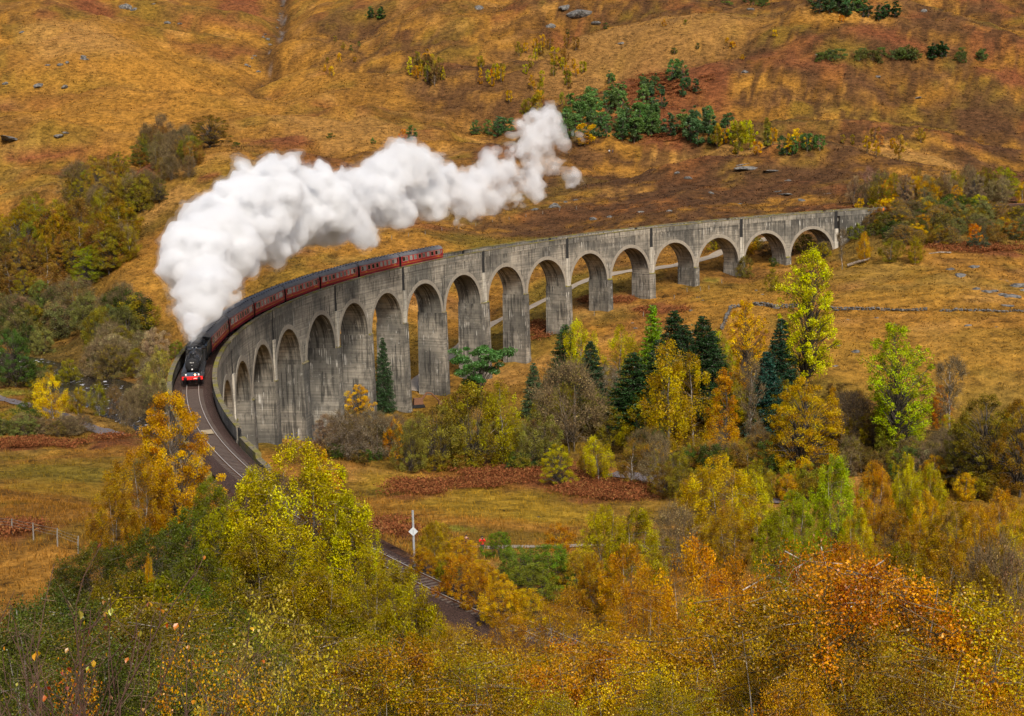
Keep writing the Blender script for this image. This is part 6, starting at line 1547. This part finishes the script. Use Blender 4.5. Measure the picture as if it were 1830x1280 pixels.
for k, (u, v, w, lb_, m_) in enumerate(((716, 735, 10, 'reddish scrap heap right of the green hut', 'rust'), (730, 738, 12, 'pale rubble heap right of the green hut', 'rock'), (723, 727, 8, 'brown rubble pile at the pier foot', 'rust'), (795, 738, 14, 'brown earth pile near the excavator', 'ballast'))):
    P, d = ground(u, v); o = obj('rubble_heap', rock_mesh(60+k, 1, .9, .6, 2, m_)); s = w*d/FPX; o.location = P; o.scale = (s, s, s); tag(o, lb_, 'rubble')
# fallen trunk
P, d = ground(1530, 476); mb = MB(); mb.tube([(-2.4, 0, .1), (0, .1, .9), (3.0, -.1, 1.6), (3.7, 0, 2.0)], [.42, .36, .28, .1], 8); mb.tube([(0, .1, .9), (1, .6, 1.6)], [.12, .04], 5); o = mb.build('fallen_trunk', M['bark_grey']); o.location = P; tag(o, 'fallen grey trunk lying on the field below the railway bank', 'log')
P, d = ground(1680, 455); mb = MB(); mb.tube([(-3, 0, .3), (0, 0, .6), (3, 0, .4)], [.1, .16, .2], 7); o = mb.build('log', M['bark_birch']); o.location = P; tag(o, 'pale thin log lying at the foot of the shrubby bank', 'log')
# people
def skin_body(nodes, edges, name, mat, parent, sub=1):
    me = bpy.data.meshes.new(name); me.from_pydata([n[:3] for n in nodes], edges, []); o = bpy.data.objects.new(name, me); col.objects.link(o)
    o.modifiers.new('skin', 'SKIN'); o.modifiers['skin'].use_smooth_shade = True
    for i, n in enumerate(nodes): me.skin_vertices[0].data[i].radius = (n[3], n[3]*(n[4] if len(n) > 4 else 1.0))
    me.skin_vertices[0].data[0].use_root = True
    s = o.modifiers.new('sub', 'SUBSURF'); s.levels = sub; s.render_levels = sub
    dg = bpy.context.evaluated_depsgraph_get(); m2 = bpy.data.meshes.new_from_object(o.evaluated_get(dg)); bpy.data.objects.remove(o)
    m2.materials.clear(); m2.materials.append(M[mat]); return obj(name, m2, parent)
M['skin'] = simple('skin', (.42, .24, .17), .6, 0, .1, 5); M['hair'] = simple('dark_hair', (.03, .02, .015), .7); M['navy'] = simple('navy_trousers', (.02, .022, .035), .8)
M['red_jacket'] = simple('red_jacket', (.72, .02, .014), .6, 0, .15, 6); M['plum'] = simple('plum_coat', (.06, .015, .03), .7); M['orange_bag'] = simple('orange_hem', (.7, .2, .03), .6); M['teal_coat'] = simple('teal_coat', (.03, .2, .25), .7)
def person(u, vb, label, jacket, arms='down', rz=0.0, h=1.74, d=None):
    if d is None: P, d = ground(u, vb)
    else: q = at_d(u, vb, d); P = np.array([q[0], q[1], float(gh(q[0], q[1]))])
    root = empty('person', P, rz, label, 'person'); k = h/1.74
    if arms == 'up': A = lambda s: [(s*.20, 0, 1.42, .07), (s*.30, -.14, 1.20, .055), (s*.10, -.30, 1.50, .042), (s*.05, -.32, 1.56, .035)]
    else: A = lambda s: [(s*.20, 0, 1.42, .07), (s*.26, .03, 1.12, .052), (s*.25, -.06, .88, .04), (s*.24, -.08, .80, .035)]
    N = [(0, 0, .95, .15, .8), (0, 0, 1.2, .15, .75), (0, 0, 1.42, .13, .7), (0, 0, 1.5, .06), (0, -.02, 1.62, .10, 1.1), (0, -.02, 1.72, .075)]; E = [(0, 1), (1, 2), (2, 3), (3, 4), (4, 5)]
    for s in (-1, 1):
        b_ = len(N); N += A(s); E += [(2, b_), (b_, b_+1), (b_+1, b_+2), (b_+2, b_+3)]; b_ = len(N); N += [(s*.09, 0, .86, .09), (s*.10, -.02, .48, .065), (s*.11, .02, .08, .045), (s*.12, -.12, .03, .04)]; E += [(0, b_), (b_, b_+1), (b_+1, b_+2), (b_+2, b_+3)]
    sc = lambda L: [tuple(q*k for q in n[:3])+(n[3]*k,)+tuple(n[4:]) for n in L]
    skin_body(sc(N), E, 'body', 'skin', root)
    N2 = [(0, 0, .82, .19, .8), (0, 0, 1.2, .19, .78), (0, 0, 1.43, .16, .75)]; E2 = [(0, 1), (1, 2)]
    for s in (-1, 1): b_ = len(N2); N2 += [n[:3]+(n[3]+.022,) for n in A(s)[:3]]; E2 += [(2, b_), (b_, b_+1), (b_+1, b_+2)]
    skin_body(sc(N2), E2, 'jacket', jacket, root)
    N3 = [(0, 0, .92, .16, .85)]; E3 = []
    for s in (-1, 1): b_ = len(N3); N3 += [(s*.09, 0, .84, .105), (s*.10, -.02, .48, .08), (s*.11, .02, .12, .062)]; E3 += [(0, b_), (b_, b_+1), (b_+1, b_+2)]
    skin_body(sc(N3), E3, 'trousers', 'navy', root)
    mb = MB(); mb.sphere((0, .01, 1.69*k), (.115*k, .125*k, .105*k), 10, 7); mb.build('hair', M['hair'], root, True)
    for s in (-1, 1): mb = MB(); mb.box((s*.12*k, -.06, .05), (.1, .27, .1), taper=.8); mb.build('shoe', M['soot'], root)
    return root
pr = person(862, 984, 'person in a bright red jacket with arms raised holding a camera beside the green bush', 'red_jacket', 'up', .2, d=160)
mb = MB(); mb.box((0, 0, 0), (.16, .08, .11)); mb.tube([(0, -.04, 0), (0, -.14, 0)], .04, 10); cm_ = mb.build('camera', M['soot']); cm_.location = pr.location+Vector((.06, -.36, 1.57)); tag(cm_, 'black camera held up to the face of the walker in red', 'camera')
person(834, 986, 'person in dark plum clothes standing left of the walker in red', 'plum', 'down', -.4, 1.66, d=160)
person(1090, 990, 'person in a red coat half hidden by birches on the right of the path', 'red_jacket', 'down', .5, 1.7, d=150)
person(1102, 992, 'person in a teal coat beside the half hidden red one', 'teal_coat', 'down', -.5, 1.7, d=150)
person(1089, 275, 'tiny walker in pale top on the hillside below the plantation', 'sign_white', 'down', 0, 1.8)
person(1095, 276, 'tiny dark clothed walker on the hillside below the plantation', 'navy', 'down', 0, 1.75)

# ------------------------------------------------------------------ ground cover that nobody could count
cg = np.random.default_rng(5)
def on_grid(n, dmin, dmax, wfun=None):
    i = cg.uniform((math.log(dmin)-_lr[0])/(_lr[1]-_lr[0]), (math.log(dmax)-_lr[0])/(_lr[1]-_lr[0]), n*3); j = cg.uniform(.15*NC, .85*NC, n*3)
    r = np.exp(_lr[0]+i*(_lr[1]-_lr[0])); t = -TH+j*(_th[1]-_th[0]); x, y = r*np.sin(t), r*np.cos(t); ok = np.ones(len(x), bool)
    a = np.arctan2(-(y-CY), -(x-CX)); rr = np.abs(np.hypot(x-CX, y-CY)-RAD); ok &= ~((rr < 4.5) & (a > -1.3) & (a < 1.4)); ok &= poly_dist(x, y, RIVER) > 7
    for pl, w in ((TRACKPOLY, 2.6),): ok &= poly_dist(x, y, np.array(pl)) > w
    if wfun is not None: ok &= wfun(i.astype(int), j.astype(int))
    x, y, i, j = x[ok][:n], y[ok][:n], i[ok][:n].astype(int), j[ok][:n].astype(int)
    return x, y, gh(x, y), np.hypot(x, y), tone[i, j]
def blades(x, y, z, h, spread, nb, tint, name, label, cat, asp=.16, lean=.5):
    n = len(x); X = np.repeat(np.stack([x, y, z], 1), nb, 0); H = np.repeat(h, nb)*(.6+.6*cg.random(n*nb)); sp_ = np.repeat(spread, nb)
    a = cg.random(n*nb)*6.283; r = np.sqrt(cg.random(n*nb))*sp_; B = X+np.stack([r*np.cos(a), r*np.sin(a), -.06*H], 1); a2 = a+cg.normal(size=n*nb)*.6
    L = lean*H*(.3+.9*cg.random(n*nb)); T = B+np.stack([L*np.cos(a2), L*np.sin(a2), H], 1); p = cg.random(n*nb)*6.283; S = np.stack([np.cos(p), np.sin(p), 0*p], 1)*(H*asp)[:, None]; mid = (B*.45+T*.55)+np.array([0, 0, .12])*H[:, None]
    V = np.stack([B-S*.5, B+S*.5, mid+S*.55, T], 1).reshape(-1, 3); V = np.stack([B-S*.6, B+S*.6, T+S*.18, mid-S*.5], 1).reshape(-1, 3)
    F = np.arange(4*n*nb).reshape(-1, 4); c = np.repeat(tint, nb, 0)*(.6+.9*cg.random((n*nb, 1)))
    me = np_mesh(name, V, F, M['cover'], {'tint': ('FACE', np.concatenate([np.clip(c, 0, 1), np.ones((len(c), 1))], 1))})
    return tag(obj(name, me), label, cat, None, 'stuff')
def cover_mat():
    t = NT('grass_cover'); c = t.n('ShaderNodeAttribute', attribute_type='GEOMETRY', attribute_name='tint').outputs['Color']
    d = t.n('ShaderNodeBsdfDiffuse'); tr = t.n('ShaderNodeBsdfTranslucent'); t.l(c, d.inputs[0]); t.l(c, tr.inputs[0]); mx = t.n('ShaderNodeMixShader'); mx.inputs[0].default_value = .3
    t.l(d.outputs[0], mx.inputs[1]); t.l(tr.outputs[0], mx.inputs[2]); t.l(mx.outputs[0], t.out.inputs[0]); return t.m
M['cover'] = cover_mat()
x, y, z, r, tn = on_grid(26000, 105, 330); blades(x, y, z, .28+.0007*r*(.6+.8*cg.random(len(x))), .5+.001*r, 4, tn*(.75+.5*fbm(x/4, y/4, 2, 15))[:, None]*1.1, 'meadow_grass', 'golden and olive grass of the fields on the valley floor', 'grass')
x, y, z, r, tn = on_grid(52000, 330, 1150); hk = sstep(.48, .58, .45*fbm(x/9, y/7, 2, 16)+.55*fbm(x/2.6, y/2.2, 2, 17))[:, None]*.85
blades(x, y, z, .12+.00042*r*(.5+.9*cg.random(len(x))), .4+.0018*r, 3, (tn*(1-hk)+tn*np.array([.5, .47, .6])*hk)*(.75+.5*cg.random((len(x), 1))), 'moor_grass', 'tussocky golden moor grass on the far slopes', 'grass', asp=.75, lean=1.5)
# bracken
BZ = [(940, 848, 175, 22), (1090, 882, 110, 18), (745, 885, 58, 14), (800, 870, 120, 8), (700, 948, 50, 18), (60, 796, 125, 11), (215, 788, 65, 8), (1190, 160, 110, 40), (1190, 235, 60, 25), (220, 548, 50, 14), (1180, 556, 55, 10), (1080, 540, 55, 8), (965, 592, 28, 22), (1740, 446, 110, 9), (30, 952, 80, 10)]
BX = []
for u0, v0, ru, rv in BZ:
    c0, d0 = ground(u0, v0); n = int(min(1500, ru*rv*.95))
    for _ in range(n):
        a = cg.random()*6.283; q = math.sqrt(cg.random())*(.55+1.1*vnoise(a*1.9, u0, 4)); u, v = u0+ru*q*math.cos(a), v0+rv*q*math.sin(a); rr = pray(u, v); 
        BX.append((u, v, q))
BX = np.array(BX); BQ = BX[:, 2]; BX = BX[:, :2]; Rr = B_F+B_R[None]*((BX[:, :1]-915)/FPX)+B_U[None]*((640-BX[:, 1:])/FPX)
ds = np.exp(np.linspace(math.log(95), math.log(1200), 500)); hit = np.full(len(BX), 1200.0); done = np.zeros(len(BX), bool)
for dd in ds:
    P = CAMP+Rr*dd; b = (P[:, 2] < gh(P[:, 0], P[:, 1])) & ~done; hit[b] = dd; done |= b
P = CAMP+Rr*hit[:, None]; P[:, 2] = gh(P[:, 0], P[:, 1]); dist = hit
keep = fbm(P[:, 0]/7, P[:, 1]/7, 2, 44) > .36+.22*np.clip(BQ, 0, 1.2)**2
keep &= cg.random(len(BQ)) > .85*np.clip(BQ, 0, 1)**2.5
P = P[keep]; dist = dist[keep]
nb = 16; C = np.repeat(P, nb, 0); sc_ = np.repeat(.75+.0006*dist, nb); o_ = cg.normal(size=C.shape)*np.array([.8, .8, .25])*sc_[:, None]; o_[:, 2] = abs(o_[:, 2])+.25+.35*cg.random(len(C)); C = C+o_
lv, lf = leaf_quads(C, np.repeat(.17+.0008*dist, nb), cg, .45, updir=.4); tc = np.array([.22, .078, .03])*(.45+1.1*cg.random((len(lf), 1)))*np.array([1, 1, 1])
tc[cg.random(len(lf)) < .12] = [.3, .15, .05]
me = np_mesh('bracken', lv, lf, M['cover'], {'tint': ('FACE', np.concatenate([tc, np.ones((len(tc), 1))], 1))}); tag(obj('bracken', me), 'rust brown dead bracken covering the back of the meadow and parts of the slopes', 'bracken', None, 'stuff')

settle_labels()
# ------------------------------------------------------------------ steam
PUFF = [(345,603,206,12),(343,588,208,18),(341,572,210,26),(350,548,214,42),(352,520,217,56),(330,490,221,44),(375,500,222,50),(350,455,226,64),(395,440,234,70),(400,480,232,36),(425,395,244,82),(375,405,238,60),(470,350,256,74),(455,415,252,70),(505,330,266,54),
        (525,375,270,74),(500,420,262,46),(570,375,282,66),(560,335,280,46),(610,360,294,60),(590,405,288,40),(650,350,306,58),(640,398,302,42),
        (690,315,318,52),(718,295,326,42),(700,365,320,46),(750,300,336,40),(760,345,340,44),(795,325,350,40),(830,335,360,42),(790,365,348,24),(830,372,360,26),
        (870,315,372,38),(868,350,372,30),(905,300,382,42),(910,345,384,32),(940,262,392,40),(948,330,392,28),(968,228,398,32),(978,210,402,22),(990,250,404,26),(960,290,396,36),(990,285,404,20),(1015,312,408,20),(1022,322,410,13),(1005,262,406,20),(895,360,380,22),(820,400,358,11),(575,432,286,16),(662,425,306,16),(1035,240,412,11)]
BINS = [(0, 575, 2.0, .10), (560, 800, 1.0, .26), (790, 2000, .5, .5)]
def surface_nets(Fg, origin, cell):
    S = Fg > 0; nx, ny, nz = Fg.shape
    c = S[:-1, :-1, :-1].astype(np.int8)
    for dx in (0, 1):
        for dy in (0, 1):
            for dz in (0, 1):
                if dx+dy+dz: c = c+S[dx:nx-1+dx, dy:ny-1+dy, dz:nz-1+dz]
    act = (c > 0) & (c < 8); ids = np.full(act.shape, -1, np.int64); I = np.argwhere(act); ids[act] = np.arange(len(I))
    acc = np.zeros((len(I), 3)); cnt = np.zeros(len(I))
    cor = [(a, b, d) for a in (0, 1) for b in (0, 1) for d in (0, 1)]
    for p in cor:
        for ax in range(3):
            if p[ax]: continue
            q = list(p); q[ax] = 1
            f0 = Fg[I[:, 0]+p[0], I[:, 1]+p[1], I[:, 2]+p[2]]; f1 = Fg[I[:, 0]+q[0], I[:, 1]+q[1], I[:, 2]+q[2]]
            m = (f0 > 0) != (f1 > 0); t = np.where(m, f0/(f0-f1+1e-12), 0); pos = np.tile(np.array(p, float), (len(I), 1)); pos[:, ax] += t
            acc[m] += pos[m]; cnt += m
    V = (I+acc/np.maximum(cnt, 1)[:, None])*cell+origin; Q = []
    for ax in range(3):
        b, d = (ax+1) % 3, (ax+2) % 3; sl0 = [slice(1, -1)]*3; sl1 = [slice(1, -1)]*3; sl0[ax] = slice(0, -1); sl1[ax] = slice(1, None)
        A, B = S[tuple(sl0)], S[tuple(sl1)]; E = np.argwhere(A != B); 
        if not len(E): continue
        off = np.ones(3, int); off[ax] = 0; E = E+off; fl = S[E[:, 0], E[:, 1], E[:, 2]]
        def cid(db, dd): 
            k = E.copy(); k[:, b] -= db; k[:, d] -= dd; return ids[k[:, 0], k[:, 1], k[:, 2]]
        q = np.stack([cid(1, 1), cid(0, 1), cid(0, 0), cid(1, 0)], 1); q[~fl] = q[~fl][:, ::-1]; Q.append(q)
    Q = np.concatenate(Q); return V, Q[(Q >= 0).all(1)]
sg = np.random.default_rng(3)
def vol_mat(name, dens, c=(.952, .958, .968)):
    t = NT(name); v = t.n('ShaderNodeVolumePrincipled'); v.inputs['Color'].default_value = (*c, 1); v.inputs['Density'].default_value = dens; v.inputs['Anisotropy'].default_value = 0.0
    t.l(v.outputs[0], t.out.inputs['Volume']); return t.m
steam = empty('steam_plume', at_d(345, 606, 206), 0, 'thick white plume of steam trailing from the engine over the train', 'steam'); steam['kind'] = 'stuff'
for bi, (ua, ub, dens, rag) in enumerate(BINS):
    sph = []
    for u, v, d, rp in PUFF:
        if not (ua <= u < ub): continue
        c = at_d(u, v, d); r = rp*d/FPX*.92; sph.append((c, r*.76))
        for k in range(64 if rp > 20 else 18):
            q = sg.normal(size=3); q /= np.linalg.norm(q); rr = r*sg.uniform(.11, .30); sph.append((c+q*(r*.98-rr*.75), rr))
    Cs = np.array([s[0] for s in sph]); Rs = np.array([s[1] for s in sph]); cell = (.36, .46, .5)[bi]
    lo = (Cs-Rs[:, None]).min(0)-3.5; hi = (Cs+Rs[:, None]).max(0)+3.5; sh = np.ceil((hi-lo)/cell).astype(int)
    Fg = np.full(sh, -9.0, np.float32)
    for c, r in sph:
        a = np.maximum(((c-r-3-lo)/cell).astype(int), 0); b = np.minimum(((c+r+3-lo)/cell).astype(int)+2, sh)
        g_ = [lo[k]+cell*np.arange(a[k], b[k])-c[k] for k in range(3)]
        dd = r-np.sqrt(g_[0][:, None, None]**2+g_[1][None, :, None]**2+g_[2][None, None, :]**2)
        sl = tuple(slice(a[k], b[k]) for k in range(3)); o = Fg[sl]
        kk = .35; h = np.clip(.5+.5*(dd-o)/kk, 0, 1); Fg[sl] = np.where(o < -5, dd, o*(1-h)+dd*h+kk*h*(1-h))
    m = (Fg > -3.0) & (Fg < 5); I = np.argwhere(m); X = I*cell+lo
    # billows: rounded lumps at three sizes
    nz = np.zeros(len(X))
    for s_, w in ((5.0, 1.5), (2.3, .8), (1.15, .5)):
        nz += w*(1-2*np.abs(2*vnoise3(X[:, 0]/s_+9, X[:, 1]/s_+5, X[:, 2]/s_+7, 8)-1)) if s_ > 3 else w*2*(.5-np.abs(2*vnoise3(X[:, 0]/s_+9, X[:, 1]/s_+5, X[:, 2]/s_+7, 8)-1))
    er = rag*14*(vnoise3(X[:, 0]/7, X[:, 1]/7, X[:, 2]/5, 18)*.6+vnoise3(X[:, 0]/2.6, X[:, 1]/2.6, X[:, 2]/2.6, 19)*.4-.42)
    near_ch = np.clip(np.linalg.norm(X-np.array(at_d(345, 603, 206)), axis=1)/9, .15, 1)
    fine = (vnoise3(X[:, 0]/1.7, X[:, 1]/1.7, X[:, 2]/1.7, 28)-.5)*1.8*(.45+.6*bi)
    Fg[m] += (nz*.62-.15-er+fine)*near_ch
    for lev, dn in ((-.45, dens*.03), (0.1, dens*.35), (.8+.3*bi, dens*.6)):
        V, Q = surface_nets(Fg-lev, lo+0.0, cell)
        me = np_mesh('steam', V, Q, vol_mat('steam_%d' % int(dn*1000), dn), smooth=True)
        me.transform(Matrix.Translation(-steam.location)); obj('steam_wisp' if lev < 0 else 'steam_cloud' if lev < .5 else 'steam_core', me, steam)['kind'] = 'stuff'
